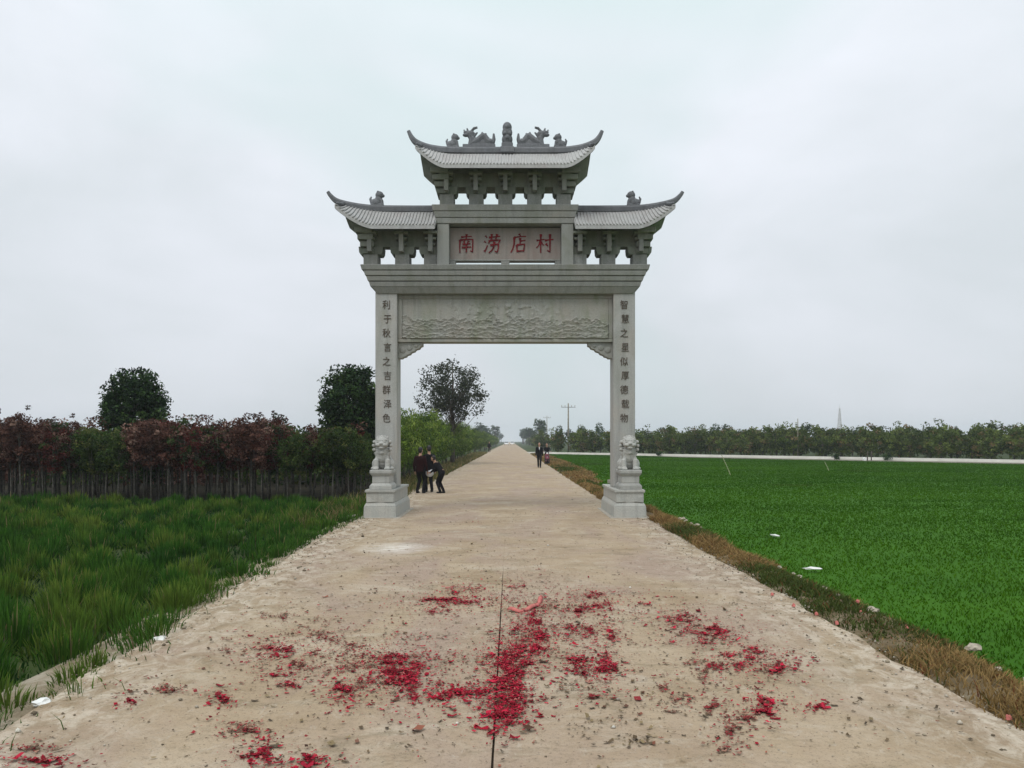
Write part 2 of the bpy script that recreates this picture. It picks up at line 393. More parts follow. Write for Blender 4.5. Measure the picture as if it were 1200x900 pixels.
def ys_rows(y0, y1):
    ys = []; y = y0
    while y < y1:
        ys.append(y); y += 0.22 if y < 30 else (0.8 if y < 80 else 12.0)
    ys.append(y1); return ys
def edge_r(y):
    e_ = 3.36 if y < 20 else max(2.92, 3.36 - (y-20)*0.08)
    return e_ + 0.10*fbm(1.3, y, 0.7, 3.1) + 0.05*fbm(9, y, 3.1, 7.7)
def edge_l(y):
    return (-3.36 - .034*(min(max(y, 3), 17)-5) if y < 17 else max(-3.77, -3.77)+min(.2, (y-17)*.03)) + 0.10*fbm(2.3, y, 0.6, 1.1) + 0.05*fbm(5, y, 3.3, 4.7)
road = MB().box(-3.2, 2.7, -20, 900, -0.30, -0.045).build('road', 'joint')
tag(road, kind='structure')
def slab(xa, xb, flip):
    ys = ys_rows(-20, 905); vs_ = []; fs_ = []
    for y in ys:
        a = xa(y); b_ = xb(y)
        cols = [a, a+(b_-a)*0.33, a+(b_-a)*0.66, b_]
        vs_ += [(a-(0.10 if flip else 0.0), y, -0.2)] + [(x, y, 0.0) for x in cols] + [(b_+(0.0 if flip else 0.10), y, -0.2)]
    for i in range(len(ys)-1):
        for k in range(5):
            fs_.append((i*6+k, i*6+k+1, (i+1)*6+k+1, (i+1)*6+k))
    return MB().add(vs_, fs_)
jx = lambda y, s: -0.105 + s*0.0075*min(1, max(.12, (12.5-y)/5)) + 0.004*fbm(y, 0, 2.0, s)
slab(edge_l, lambda y: jx(y, -1), True).build('slab', 'road', road)
slab(lambda y: jx(y, 1), edge_r, False).build('slab', 'road', road)

jf = MB()
for a_, b_ in ((11.5, 14.0), (14.0, 30.0), (30.0, 900.0)): jf.add([(-.14, a_, -.006), (-.07, a_, -.006), (-.07, b_, -.004), (-.14, b_, -.004)], [(0,1,2,3)])
jf.build('joint_dust', 'road', road)
def strip(name, xa, xb, y0, y1, zf, mat, nx=7):
    ys = ys_rows(y0, y1); vs_ = []; fs_ = []
    for y in ys:
        for k in range(nx):
            t_ = k/(nx-1); x = xa(y)+(xb(y)-xa(y))*t_
            vs_.append((x, y, zf(x, y, t_)))
    for i in range(len(ys)-1):
        for k in range(nx-1):
            fs_.append((i*nx+k, i*nx+k+1, (i+1)*nx+k+1, (i+1)*nx+k))
    return MB().add(vs_, fs_).build(name, mat, smooth=True)
vr_out = lambda y: edge_r(y) + (0.86 if y < 30 else 0.86+min(1.7, (y-30)*0.08)) + 0.25*fbm(0, y, 0.35, 2.2)
verge_r = strip('verge_right', lambda y: edge_r(y)-0.03, vr_out, -10, 112,
                lambda x, y, t_: (-0.03 + 0.075*math.sin(t_*math.pi) + 0.04*fbm(x, y, 2.5, .4))*(1-t_**3) + (GZ-0.02)*t_**3, 'verge')
tag(verge_r, kind='structure')
verge_l = strip('verge_left', lambda y: edge_l(y)-0.75, lambda y: edge_l(y)+0.03, -10, 300,
                lambda x, y, t_: (-0.02 + 0.03*fbm(x, y, 3, 5))*t_**.5 + (GZ-0.02)*(1-t_**.5), 'sand')
tag(verge_l, kind='structure')

# side road: oblique pale line beyond the crop field
SA, SB = Vector((4.0, 121.0, 0)), Vector((80.0, 33.0, 0))
sdir = (SB-SA).normalized(); snor = Vector((-sdir.y, sdir.x, 0))
if snor.y < 0: snor = -snor
def line_quad(a0, a1, o0, o1, z):
    p = [SA+sdir*a0+snor*o0, SA+sdir*a1+snor*o0, SA+sdir*a1+snor*o1, SA+sdir*a0+snor*o1]
    return [(q.x, q.y, z) for q in p]
SL = (SB-SA).length
mb = MB()
q0 = line_quad(-2, SL+60, 0, 2.6, 0.10); q1 = line_quad(-2, SL+60, -0.25, 2.9, GZ-0.05)
mb.add(q0+q1, [(0,1,2,3),(4,5,1,0),(5,6,2,1),(6,7,3,2),(7,4,0,3)])
tag(mb.build('side_road', 'side_road'), kind='structure')
tag(MB().add(line_quad(22, SL+60, -5.0, -0.2, GZ+0.012), [(0,1,2,3)]).build('bare_soil', 'bare'), kind='structure')
# crop field sheet (dense low crop stands on it)
fx = lambda y: vr_out(max(y, 0)) - 0.15
poly = [(fx(y), y) for y in np.arange(-10, 110, 2.0)]
pA = SA - snor*0.3; pB = SA + sdir*(SL+60) - snor*0.3
field_pts = poly + [(pA.x+2, pA.y-3), (pB.x, pB.y), (pB.x, -10)]
fm = bmesh.new()
fvs = [fm.verts.new((x, y, GZ+0.006)) for x, y in field_pts]; fm.faces.new(fvs); bmesh.ops.triangulate(fm, faces=fm.faces)
fme = bpy.data.meshes.new('crop_field'); fm.to_mesh(fme); fm.free()
for p in fme.polygons:
    if p.normal.z < 0: fme.flip_normals(); break
tag(mobj('crop_field', fme, 'field'), kind='structure')
# nursery plot soil, dark colour carried back to stand in for deep shade
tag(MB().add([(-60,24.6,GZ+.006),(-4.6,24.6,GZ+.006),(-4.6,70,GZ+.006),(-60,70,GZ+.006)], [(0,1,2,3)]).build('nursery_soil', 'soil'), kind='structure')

# ------------------------------------------------------------------ stone archway
GX, GY = -0.13, 20.2
gate = thing('stone_archway', 'tall grey stone memorial archway with three upswept roofs spanning the road', 'archway', (GX, GY, 0))
def lp(px, py, yl):
    """photo point on the plane yl metres behind the gate's middle -> local x, z"""
    s = 900.0/(GY+yl); return ((px-598)/s - GX, CAM_H + (516.5-py)/s)
BV = 0.012
PXC = 3.08           # pillar centre
for sx in (-1, 1):
    cx = sx*PXC
    b = MB()
    b.frustum((cx-.405, cx+.405, -1.32, 1.32), -0.02, (cx-.395, cx+.395, -1.30, 1.30), 0.28)
    b.frustum((cx-.395, cx+.395, -1.30, 1.30), 0.28, (cx-.345, cx+.345, -1.25, 1.25), 0.37)
    ob = b.build('pedestal', 'base', gate, bevel=0.015)
    MB().box(cx-.345, cx+.345, -1.25, 1.25, 0.37, 0.62).build('dado', 'base', ob, bevel=0.012)
    MB().box(cx-.375, cx+.375, -1.28, 1.28, 0.62, 0.69).build('cap_slab', 'base', ob, bevel=0.012)
    MB().box(cx-.50, cx+.50, -1.42, 1.42, -0.30, 0.014).build('footing', 'concrete', ob, bevel=0.01)
    # incised cloud feet on the dado
    for fxx in (-1, 1):
        MB().prism([(cx+fxx*.33, .38), (cx+fxx*.33, .52), (cx+fxx*.24, .50), (cx+fxx*.20, .44), (cx+fxx*.10, .40)][::fxx], -1.272, -1.248).build('carved_foot', 'base', ob)
    MB().box(cx-.282, cx+.282, -.34, .34, 0.69, 5.80).build('pillar', 'pillar', gate, bevel=0.025)

def corbel(xh_t, xh_b, y_t, y_b, z_t, z_b):
    return MB().frustum((-xh_b, xh_b, -y_b, y_b), z_b, (-xh_t, xh_t, -y_t, y_t), z_t)
beam = corbel(3.44, 3.30, .46, .37, 5.86, 5.70).build('main_beam', 'stone', gate, bevel=BV)
for xh, yy, z0, z1 in ((3.50, .50, 5.86, 5.985), (3.56, .545, 6.0, 6.115), (3.62, .59, 6.13, 6.25), (3.70, .63, 6.265, 6.40)):
    corbel(xh, xh-.035, yy, yy-.03, z1, z0).build('moulding', 'stone', beam, bevel=0.015)
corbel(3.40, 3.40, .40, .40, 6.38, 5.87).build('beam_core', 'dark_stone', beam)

# carved panel between the pillars with relief
pan = MB().box(-PXC+.282, PXC-.282, -.17, .17, 4.49, 5.72).build('carved_panel', 'panel', gate, bevel=BV)
for z0, z1 in ((4.47, 4.555), (5.60, 5.70)):
    MB().box(-PXC+.284, PXC-.284, -.20, .20, z0, z1).build('panel_rail', 'panel', pan, bevel=BV)
for sx in (-1, 1):
    a, b_ = sorted((sx*(PXC-.284), sx*(PXC-.39)))
    MB().box(a, b_, -.20, .20, 4.557, 5.598).build('panel_stile', 'panel', pan, bevel=BV)
nxr, nzr = 380, 80
X0, X1, Z0, Z1 = -PXC+.39, PXC-.39, 4.555, 5.60
vs_ = []; fs_ = []
for j in range(nzr+1):
    for i in range(nxr+1):
        x = X0+(X1-X0)*i/nxr; z = Z0+(Z1-Z0)*j/nzr
        h = 0.0
        zz = (z-Z0)/(Z1-Z0)
        for k in range(6):                       # overlapping carved hills and waves, tallest in the middle
            base_k = 0.05 + 0.085*k
            amp = (0.07 + 0.03*k)*(1.15 - 0.35*abs(x)/2.7)
            top = base_k + amp*fbm(x, k*3.1, 1.1+0.25*k, k*1.7) + 0.05*fbm(x, k*7.7, 5.0, k*2.3)
            if zz < top:
                d = top-zz
                h = max(h, 0.050*math.exp(-d*16) + 0.020*(6-k)/6 + 0.006)
        if zz > 0.45:
            n_ = fbm(x, z, 6.0, 2.0)
            m_ = max(0, 1-abs(x)/2.0)
            h += max(0, n_)*0.075*m_
        h += 0.030*max(0, fbm(x, z*1.8, 13.0, 5.0))*(1 if zz < .5 else .25)
        if i in (0, nxr) or j in (0, nzr): h = -0.005
        vs_.append((x, -.172-h, z))
for j in range(nzr):
    for i in range(nxr):
        a = j*(nxr+1)+i; fs_.append((a, a+1, a+nxr+2, a+nxr+1))
MB().add(vs_, fs_).build('landscape_relief', 'panel', pan, smooth=True)
# scalloped corner brackets
for sx in (-1, 1):
    x0 = sx*(PXC-.28)
    pts = [(0, 0), (0, -.42), (.10, -.42), (.13, -.385), (.20, -.375), (.23, -.33), (.31, -.31), (.34, -.26), (.43, -.235), (.46, -.185), (.55, -.165), (.585, -.11), (.64, -.09), (.64, 0)]
    poly_ = [(x0 - sx*a, 4.468+z) for a, z in pts]
    if sx < 0: poly_ = poly_
    else: poly_ = poly_[::-1]
    br = MB().prism(poly_, -.13, .13).build('corner_bracket', 'stone', gate, bevel=0.015)
    for (ca, cz, cr_) in ((.12, -.2, .09), (.30, -.14, .085), (.47, -.085, .055)):
        MB().ell((x0-sx*ca, -.125, 4.468+cz), (cr_, .03, cr_)).build('scroll_boss', 'stone', br, smooth=True)

# name plaque, its posts and lintel
for sx in (-1, 1):
    MB().box(sx*1.605-.155, sx*1.605+.155, -.40, .40, 6.402, 7.50).build('plaque_post', 'stone', gate, bevel=0.018)
plq = MB().box(-1.448, 1.448, -.10, .10, 6.60, 7.48).build('name_plaque', 'plaque', gate, bevel=BV)
for (x0, x1) in ((-1.448, -1.30), (-0.11, 0.11), (1.30, 1.448)):
    MB().box(x0, x1, -.14, .14, 6.402, 6.598).build('plaque_foot', 'stone', plq, bevel=0.008)
MB().box(-1.446, 1.446, -.13, .13, 6.602, 6.64).build('plaque_rail', 'stone', plq, bevel=0.01)
lin = MB().box(-1.79, 1.79, -.42, .42, 7.502, 7.64).build('lintel', 'stone', gate, bevel=BV)
corbel(1.84, 1.80, .47, .43, 7.80, 7.65).build('moulding', 'stone', lin, bevel=0.015)
corbel(1.89, 1.86, .51, .48, 7.965, 7.81).build('moulding', 'stone', lin, bevel=0.015)
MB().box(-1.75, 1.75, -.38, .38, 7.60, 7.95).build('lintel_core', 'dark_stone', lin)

# brushed name
GLY = {
 'nan': [[(.2,.84),(.5,.87),(.82,.88)],[(.52,1.0),(.49,.70)],[(.14,.70),(.12,.35),(.13,.0)],[(.14,.68),(.55,.72),(.88,.72),(.87,.3),(.86,.04),(.74,.12)],[(.36,.62),(.42,.52)],[(.64,.64),(.56,.52)],[(.28,.45),(.74,.49)],[(.24,.28),(.78,.32)],[(.51,.47),(.5,.03)]],
 'lao': [[(.10,.92),(.2,.8)],[(.03,.62),(.14,.54)],[(.04,.06),(.12,.18),(.22,.40)],[(.3,.82),(.96,.89)],[(.47,1.0),(.47,.72)],[(.78,1.0),(.70,.73)],[(.35,.67),(.29,.50)],[(.36,.66),(.7,.68),(.97,.69),(.86,.53)],[(.38,.40),(.86,.47),(.84,.22),(.78,.02),(.64,.10)],[(.62,.60),(.58,.30),(.46,.12),(.30,.0)]],
 'dian': [[(.5,1.02),(.58,.90)],[(.2,.82),(.55,.87),(.90,.88)],[(.22,.83),(.2,.45),(.12,.2),(.02,.02)],[(.56,.80),(.55,.46)],[(.56,.63),(.86,.67)],[(.36,.42),(.38,.05)],[(.36,.42),(.82,.47),(.78,.25),(.75,.06)],[(.38,.09),(.76,.12)]],
 'cun': [[(.02,.66),(.25,.69),(.48,.72)],[(.27,1.0),(.26,.5),(.26,.0)],[(.25,.66),(.16,.42),(.01,.26)],[(.28,.58),(.43,.40)],[(.5,.66),(.75,.70),(1.0,.72)],[(.80,1.0),(.80,.4),(.79,.04),(.64,.14)],[(.57,.50),(.67,.36)]],
}
def brush(strokes, cx, cz, size, y, wmax=0.105):
    mb_ = MB()
    for si, st in enumerate(strokes):
        p = [Vector((cx+(a-.5)*size*0.92, cz+(b_-.5)*size)) for a, b_ in st]
        pts_ = []                                   # resample
        for i in range(len(p)-1):
            for k in range(5): pts_.append(p[i].lerp(p[i+1], k/5))
        pts_.append(p[-1]); n = len(pts_); lft = []; rgt = []
        for i, q in enumerate(pts_):
            d = (pts_[min(i+1, n-1)]-pts_[max(i-1, 0)]).normalized(); nn = Vector((-d.y, d.x)); t_ = i/(n-1)
            w_ = size*wmax*(0.62 - 0.30*math.sin(math.pi*t_)*0.8 - 0.25*t_**3 + (0.12 if i < 2 else 0))
            if abs(d.y) > .8: w_ *= 1.25
            lft.append(q+nn*w_); rgt.append(q-nn*w_)
        yy = y-0.0015*si
        for i in range(n-1):
            a, b_, c_, d_ = rgt[i], rgt[i+1], lft[i+1], lft[i]
            mb_.add([(a.x,yy,a.y),(b_.x,yy,b_.y),(c_.x,yy,c_.y),(d_.x,yy,d_.y),(a.x,y+.03,a.y),(b_.x,y+.03,b_.y),(c_.x,y+.03,c_.y),(d_.x,y+.03,d_.y)],
                    [(0,1,2,3),(0,4,5,1),(2,6,7,3)])
    return mb_
for key, px in (('nan', 546.5), ('lao', 577), ('dian', 608.5), ('cun', 638.5)):
    x, z = lp(px, 285.5, -.10)
    brush(GLY[key], x, z, 0.49, -.112, .078).build('character', 'red_paint', plq)

# couplets cut into the pillars
def glyph_mesh(ch, size):
    cu = bpy.data.curves.new('txt', 'FONT'); cu.body = ch; cu.size = size; cu.align_x = 'CENTER'; cu.align_y = 'CENTER'; cu.extrude = 0.012
    cu.resolution_u = 2
    o = bpy.data.objects.new('tmp', cu); C.objects.link(o)
    dg = bpy.context.evaluated_depsgraph_get(); dg.update()
    me = bpy.data.meshes.new_from_object(o.evaluated_get(dg)); bpy.data.objects.remove(o); bpy.data.curves.remove(cu)
    return me
pil = [o for o in gate.children if o.name.startswith('pillar')]
pil.sort(key=lambda o: o.bound_box[0][0])
for pl_, txt, px in ((pil[0], '利于秋言之吉群泽色', 453), (pil[1], '智慧之星似厚德载物', 731.5)):
    for i, ch in enumerate(txt):
        x, z = lp(px + (1.2 if i % 2 else 0), 358 + i*16.6, -.34)
        me = glyph_mesh(ch, 0.235); me.name = 'character'
        me.transform(Matrix.Translation((x, -.342, z)) @ Euler((R(90), 0, 0)).to_matrix().to_4x4() @ Matrix.Diagonal((0.92, 1.05, 1, 1)))
        mobj('character', me, 'ink', pl_)

# ---- roofs
def roof(x_in, x_flat, x_end, z_e, z_c, z_r, z_rc, yd, both, ridge_pts, name, parent):
    """ruled roof with upswept corners; both = symmetric about x=0, else runs outward from x_in (x>0 side)"""
    def te(x):
        t_ = max(0, (abs(x)-x_flat)/(x_end-x_flat)); return z_e + (z_c-z_e)*t_**1.6
    def tr(x):
        t_ = max(0, (abs(x)-x_flat*0.85)/(x_end-x_flat*0.85)); return z_r + (z_rc-z_r)*t_**1.8
    xs = np.linspace(-x_end, x_end, 61) if both else np.linspace(x_in, x_end, 41)
    nt_ = 8; TH = 0.10
    def surf(x, t_):                                 # t_ in -1..1 across, sagging section
        zr_, ze_ = tr(x), te(x); a = abs(t_)
        return ze_ + (zr_-ze_)*((1-a)**1.15)
    mb_ = MB(); rows = []
    tt = np.linspace(-1, 1, 2*nt_+1)
    vs1 = [(x, yd*t_, surf(x, t_)) for x in xs for t_ in tt]; vs2 = [(x, yd*t_, surf(x, t_)-TH) for x in xs for t_ in tt]
    n = len(tt); m_ = len(xs); f_ = []
    for i in range(m_-1):
        for k in range(n-1):
            a = i*n+k; f_.append((a, a+n, a+n+1, a+1)); a += m_*n; f_.append((a, a+1, a+n+1, a+n))
        for k in (0, n-1):
            a = i*n+k; q = (a, a+m_*n, a+n+m_*n, a+n); f_.append(q if k == 0 else q[::-1])
    for i in (0, m_-1):
        for k in range(n-1):
            a = i*n+k; q = (a, a+1, a+1+m_*n, a+m_*n); f_.append(q if i == 0 else q[::-1])
    ro = mb_.add(vs1+vs2, f_).build(name, 'tile', parent)
    # soffit board, darker greenish underside, and eave fascia
    sof = MB()
    vs1 = [(x, (yd-.03)*t_, surf(x, t_)-TH-.004) for x in xs for t_ in tt]; f_ = []
    for i in range(m_-1):
        for k in range(n-1):
            a = i*n+k; f_.append((a, a+1, a+n+1, a+n))
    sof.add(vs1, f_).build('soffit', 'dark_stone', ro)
    # tile rolls
    tl = MB(); x = (-x_end if both else x_in)+0.04
    while x < x_end-0.02:
        for s_ in (-1, 1):
            path = [(x, s_*yd*a*1.012, surf(x, a)+0.008) for a in np.linspace(0.10, 1.0, 7)]
            tl.tube(path, 0.021, 6)
        x += 0.084
    t_o = tl.build('tile_rows', 'tile', ro, smooth=True); t_o['kind'] = 'stuff'
    # short rafter ends below the eave
    rf = MB(); x = (-x_flat if both else x_in+.06)
    # ridge bar with curled tips
    P_ = ridge_pts
    n_ = len(P_)
    rad = []
    for i, p in enumerate(P_): rad.append(p[2])
    rb = MB()
    vsr = []; fr = []
    for i, (x_, z_, h_) in enumerate(P_):
        a = Vector(P_[max(i-1, 0)][:2]); b_ = Vector(P_[min(i+1, n_-1)][:2]); d = (b_-a).normalized(); nn = Vector((-d.y, d.x))
        for (yy, k) in ((-.085, -1), (-.10, .3), (-.07, 1), (.07, 1), (.10, .3), (.085, -1)):
            q = Vector((x_, z_))+nn*h_*k*0.5
            vsr.append((q.x, yy*(0.45+0.55*min(1, h_/.15)), q.y))
    for i in range(n_-1):
        for k in range(6): fr.append((i*6+k, i*6+(k+1) % 6, (i+1)*6+(k+1) % 6, (i+1)*6+k))
    fr.append(tuple(range(5, -1, -1))); fr.append(tuple(range((n_-1)*6, n_*6)))
    rb.add(vsr, fr).build('ridge', 'ridge', ro, bevel=0.01)
    # hip bars down the end edges
    for s_ in (-1, 1):
        for xx in ((-x_end, x_end) if both else (x_end,)):
            sg = 1 if xx > 0 else -1
            path = [(xx-sg*.03, s_*yd*a, surf(xx, a)+.03) for a in np.linspace(0.08, 1.03, 8)]
            path[-1] = (path[-1][0]+sg*.05, path[-1][1], path[-1][2]+.05)
            rb2 = MB().tube(path, [.055]*6+[.05, .03], 6).build('hip_bar', 'ridge', ro, smooth=True)
    return ro
def smooth_path(ctrl, n=8):
    out = []
    c = [ctrl[0]]+ctrl+[ctrl[-1]]
    for i in range(1, len(c)-2):
        p0, p1, p2, p3 = [np.array(q) for q in c[i-1:i+3]]
        for k in range(n):
            t_ = k/n
            out.append(tuple(0.5*((2*p1)+(-p0+p2)*t_+(2*p0-5*p1+4*p2-p3)*t_**2+(-p0+3*p1-3*p2+p3)*t_**3)))
    out.append(ctrl[-1]); return out
half = [(1.40, 9.535, .16), (1.80, 9.565, .16), (2.08, 9.625, .155), (2.33, 9.735, .145), (2.46, 9.87, .12), (2.545, 10.04, .09)]
ctrl = [(-a, z, h) for a, z, h in half[::-1]] + [(0, 9.53, .16)] + half
top_roof = roof(0, 1.5, 2.25, 8.82, 9.30, 9.46, 9.64, 1.0, True, smooth_path(ctrl, 6), 'roof', gate)
top_roof['label'] = 'topmost roof with dragons and a central finial on its ridge'
side_h = [(1.86, 7.99, .165), (2.6, 7.99, .165), (3.35, 8.0, .165), (3.80, 8.04, .16), (4.20, 8.12, .15), (4.44, 8.205, .135), (4.585, 8.33, .11), (4.66, 8.50-.06, .085)]
sr = roof(1.77, 3.32, 4.28, 7.32, 7.84, 7.94, 8.10, .92, False, smooth_path(side_h, 6), 'roof', gate)
sr['label'] = 'lower wing roof right of the name plaque'
# mirrored wing roof: own meshes
def mirror_tree(o, parent):
    me = o.data.copy(); me.transform(Matrix.Diagonal((-1, 1, 1, 1))); me.flip_normals()
    c = bpy.data.objects.new(o.name.split('.')[0], me); C.objects.link(c); c.parent = parent
    for k in o.keys():
        c[k] = o[k]
    for md in o.modifiers:
        b = c.modifiers.new(md.name, md.type)
        for a in ('width', 'segments', 'limit_method', 'angle_limit'): setattr(b, a, getattr(md, a))
    for ch in list(o.children): mirror_tree(ch, c)
    return c
sl = mirror_tree(sr, gate)
sl['label'] = 'lower wing roof left of the name plaque'

# ---- bracket tiers below the roofs
def bracket_zone(xs_sup, pitch, z0, z1, z_soff, yd, end_xs, wall_y=.16):
    """feet + flared blocks with stepped openings between, wall above, forward arms at each support"""
    h = z1-z0
    zf = z0 + .345; zo = z0 + .555
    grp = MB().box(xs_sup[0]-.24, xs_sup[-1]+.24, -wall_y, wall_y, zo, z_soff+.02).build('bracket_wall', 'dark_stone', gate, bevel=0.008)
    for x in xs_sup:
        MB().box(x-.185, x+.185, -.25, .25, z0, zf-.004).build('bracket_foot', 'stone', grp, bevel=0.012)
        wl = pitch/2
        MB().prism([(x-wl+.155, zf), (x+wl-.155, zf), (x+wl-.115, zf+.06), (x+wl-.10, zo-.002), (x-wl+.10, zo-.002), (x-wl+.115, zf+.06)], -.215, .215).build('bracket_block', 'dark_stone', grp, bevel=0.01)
        # front strut and stepped arms reaching to the eave
        MB().box(x-.058, x+.058, -.47, -.20, zf+.03, z_soff+.01).build('strut', 'stone', grp, bevel=0.008)
        nt_ = 3
        for k in range(nt_):
            zz = zo + .01 + k*(z_soff-.02-zo)/nt_
            ln_ = .32+.12*k
            MB().box(x-.11-.035*k, x+.11+.035*k, -ln_+.04, ln_-.04, zz, zz+.06).build('arm', 'dark_stone', grp, bevel=0.008)
    return grp
bz = bracket_zone([-1.52, -.76, 0, .76, 1.52], .76, 7.967, 8.4, 8.86, 1.0, None)
for sx in (-1, 1):
    for k in range(4):
        zz = 8.32+k*.15; xo = 1.78+.045*k
        a, b_ = sorted((sx*1.45, sx*xo)); MB().box(a, b_, -.30-.10*k, .30+.10*k, zz, zz+.125).build('end_arm', 'dark_stone', bz, bevel=0.01)
for sx in (-1, 1):
    xsup = sorted([sx*1.93, sx*2.68, sx*3.50])
    bz2 = bracket_zone(xsup, .84, 6.402, 6.9, 7.36, .92, None)
    for k in range(4):
        zz = 6.76+k*.16; xo = 3.70+.05*k
        a, b_ = sorted((sx*3.40, sx*xo)); MB().box(a, b_, -.28-.10*k, .28+.10*k, zz, zz+.14).build('end_arm', 'dark_stone', bz2, bevel=0.01)

# ---- ridge ornaments
def dragon_mesh():
    b = MB()
    b.box(-.44, .42, -.075, .075, -.02, .10)
    b.ell((-.10, 0, .14), (.20, .06, .16)); b.ell((.12, 0, .14), (.20, .06, .16)); b.ell((.28, 0, .12), (.12, .06, .12))
    path = smooth_path([(-.22, .0, .10), (-.20, .0, .26), (-.25, 0, .36), (-.30, 0, .40)], 5)
    b.tube(path, .085, 8); b.ell((-.24, 0, .39), (.13, .09, .085)); b.ell((-.36, 0, .36), (.085, .065, .05)); b.ell((-.35, 0, .43), (.075, .06, .04))
    b.tube([(-.22, -.03, .44), (-.14, -.05, .53), (-.05, -.06, .55)], [.035, .028, .015], 6); b.tube([(-.22, .03, .44), (-.15, .05, .54), (-.05, .06, .57)], [.035, .028, .015], 6)
    b.tube([(-.30, 0, .45), (-.33, 0, .54)], [.035, .02], 6); b.tube([(-.38, 0, .42), (-.41, 0, .50)], [.03, .018], 6)
    b.tube([(-.15, 0, .33), (-.05, 0, .43)], [.05, .02], 6)
    b.tube(smooth_path([(-.18, 0, .15), (-.05, 0, .22), (.05, 0, .30), (.12, 0, .33), (.20, 0, .22), (.28, 0, .18), (.34, 0, .2)], 4), .085, 8)
    b.tube([(.05, 0, .33), (.08, 0, .44)], [.05, .02], 6); b.tube([(.15, 0, .33), (.17, 0, .41)], [.05, .02], 6); b.tube([(.22, 0, .22), (.25, 0, .30)], [.04, .02], 6)
    b.tube([(.34, 0, .12), (.38, 0, .25), (.375, 0, .40)], [.06, .05, .025], 6)
    b.tube([(-.05, 0, .20), (-.04, 0, .06)], .06, 6); b.tube([(.2, 0, .2), (.22, 0, .06)], .06, 6)
    return blob(b, .009, 1, 'ridge_dragon')
dm = dragon_mesh()
dr = mobj('ridge_dragon', dm, 'ridge', top_roof); dr.location = (-.68, 0, 9.58)
dm2 = dm.copy(); dm2.transform(Matrix.Diagonal((-1, 1, 1, 1))); dm2.flip_normals()
dr2 = mobj('ridge_dragon', dm2, 'ridge', top_roof); dr2.location = (.72, 0, 9.58)
def beast_mesh():
    b = MB(); b.box(-.17, .17, -.08, .08, -.03, .05)
    b.ell((.04, 0, .10), (.16, .10, .11)); b.ell((-.03, 0, .18), (.10, .09, .12)); b.ell((-.05, 0, .30), (.11, .10, .10)); b.ell((-.14, 0, .28), (.05, .05, .045))
    b.ell((-.02, -.06, .37), .03); b.ell((-.02, .06, .37), .03); b.tube([(-.11, -.05, .18), (-.13, -.05, .03)], .035, 6); b.tube([(-.11, .05, .18), (-.13, .05, .03)], .035, 6)
    b.tube([(.16, 0, .10), (.19, 0, .2), (.16, 0, .26)], [.04, .035, .02], 6)
    return blob(b, .009, 1, 'ridge_beast')
bm_ = beast_mesh(); bm2 = bm_.copy(); bm2.transform(Matrix.Diagonal((-1, 1, 1, 1))); bm2.flip_normals()
for me, x, z, par, s_ in ((bm2, -1.37, 9.60, top_roof, .92), (bm_, 1.43, 9.60, top_roof, .92), (bm2, -3.36, 8.06, sl, 1.0), (bm_, 3.36, 8.06, sr, 1.0)):
    o = mobj('ridge_beast', me, 'ridge', par); o.location = (x, 0, z); o.scale = (s_,)*3
b = MB(); b.box(-.15, .15, -.14, .14, -.02, .20); b.ell((0, 0, .32), (.145, .14, .17)); b.ell((0, 0, .50), (.14, .135, .15)); b.ell((0, 0, .64), (.125, .12, .14)); b.ell((0, -.10, .62), (.06, .05, .06)); b.ell((-.07, -.11, .44), .05); b.ell((.07, -.11, .44), .05); b.ell((0, -.12, .33), .06)
fin = mobj('finial', blob(b, .014, 2, 'finial'), 'ridge', top_roof); fin.location = (.05, 0, 9.50)
for zz in (9.66,):
    MB().box(-.13, .23, -.15, .15, 9.44, 9.60).build('finial_block', 'ridge', top_roof, bevel=.02)

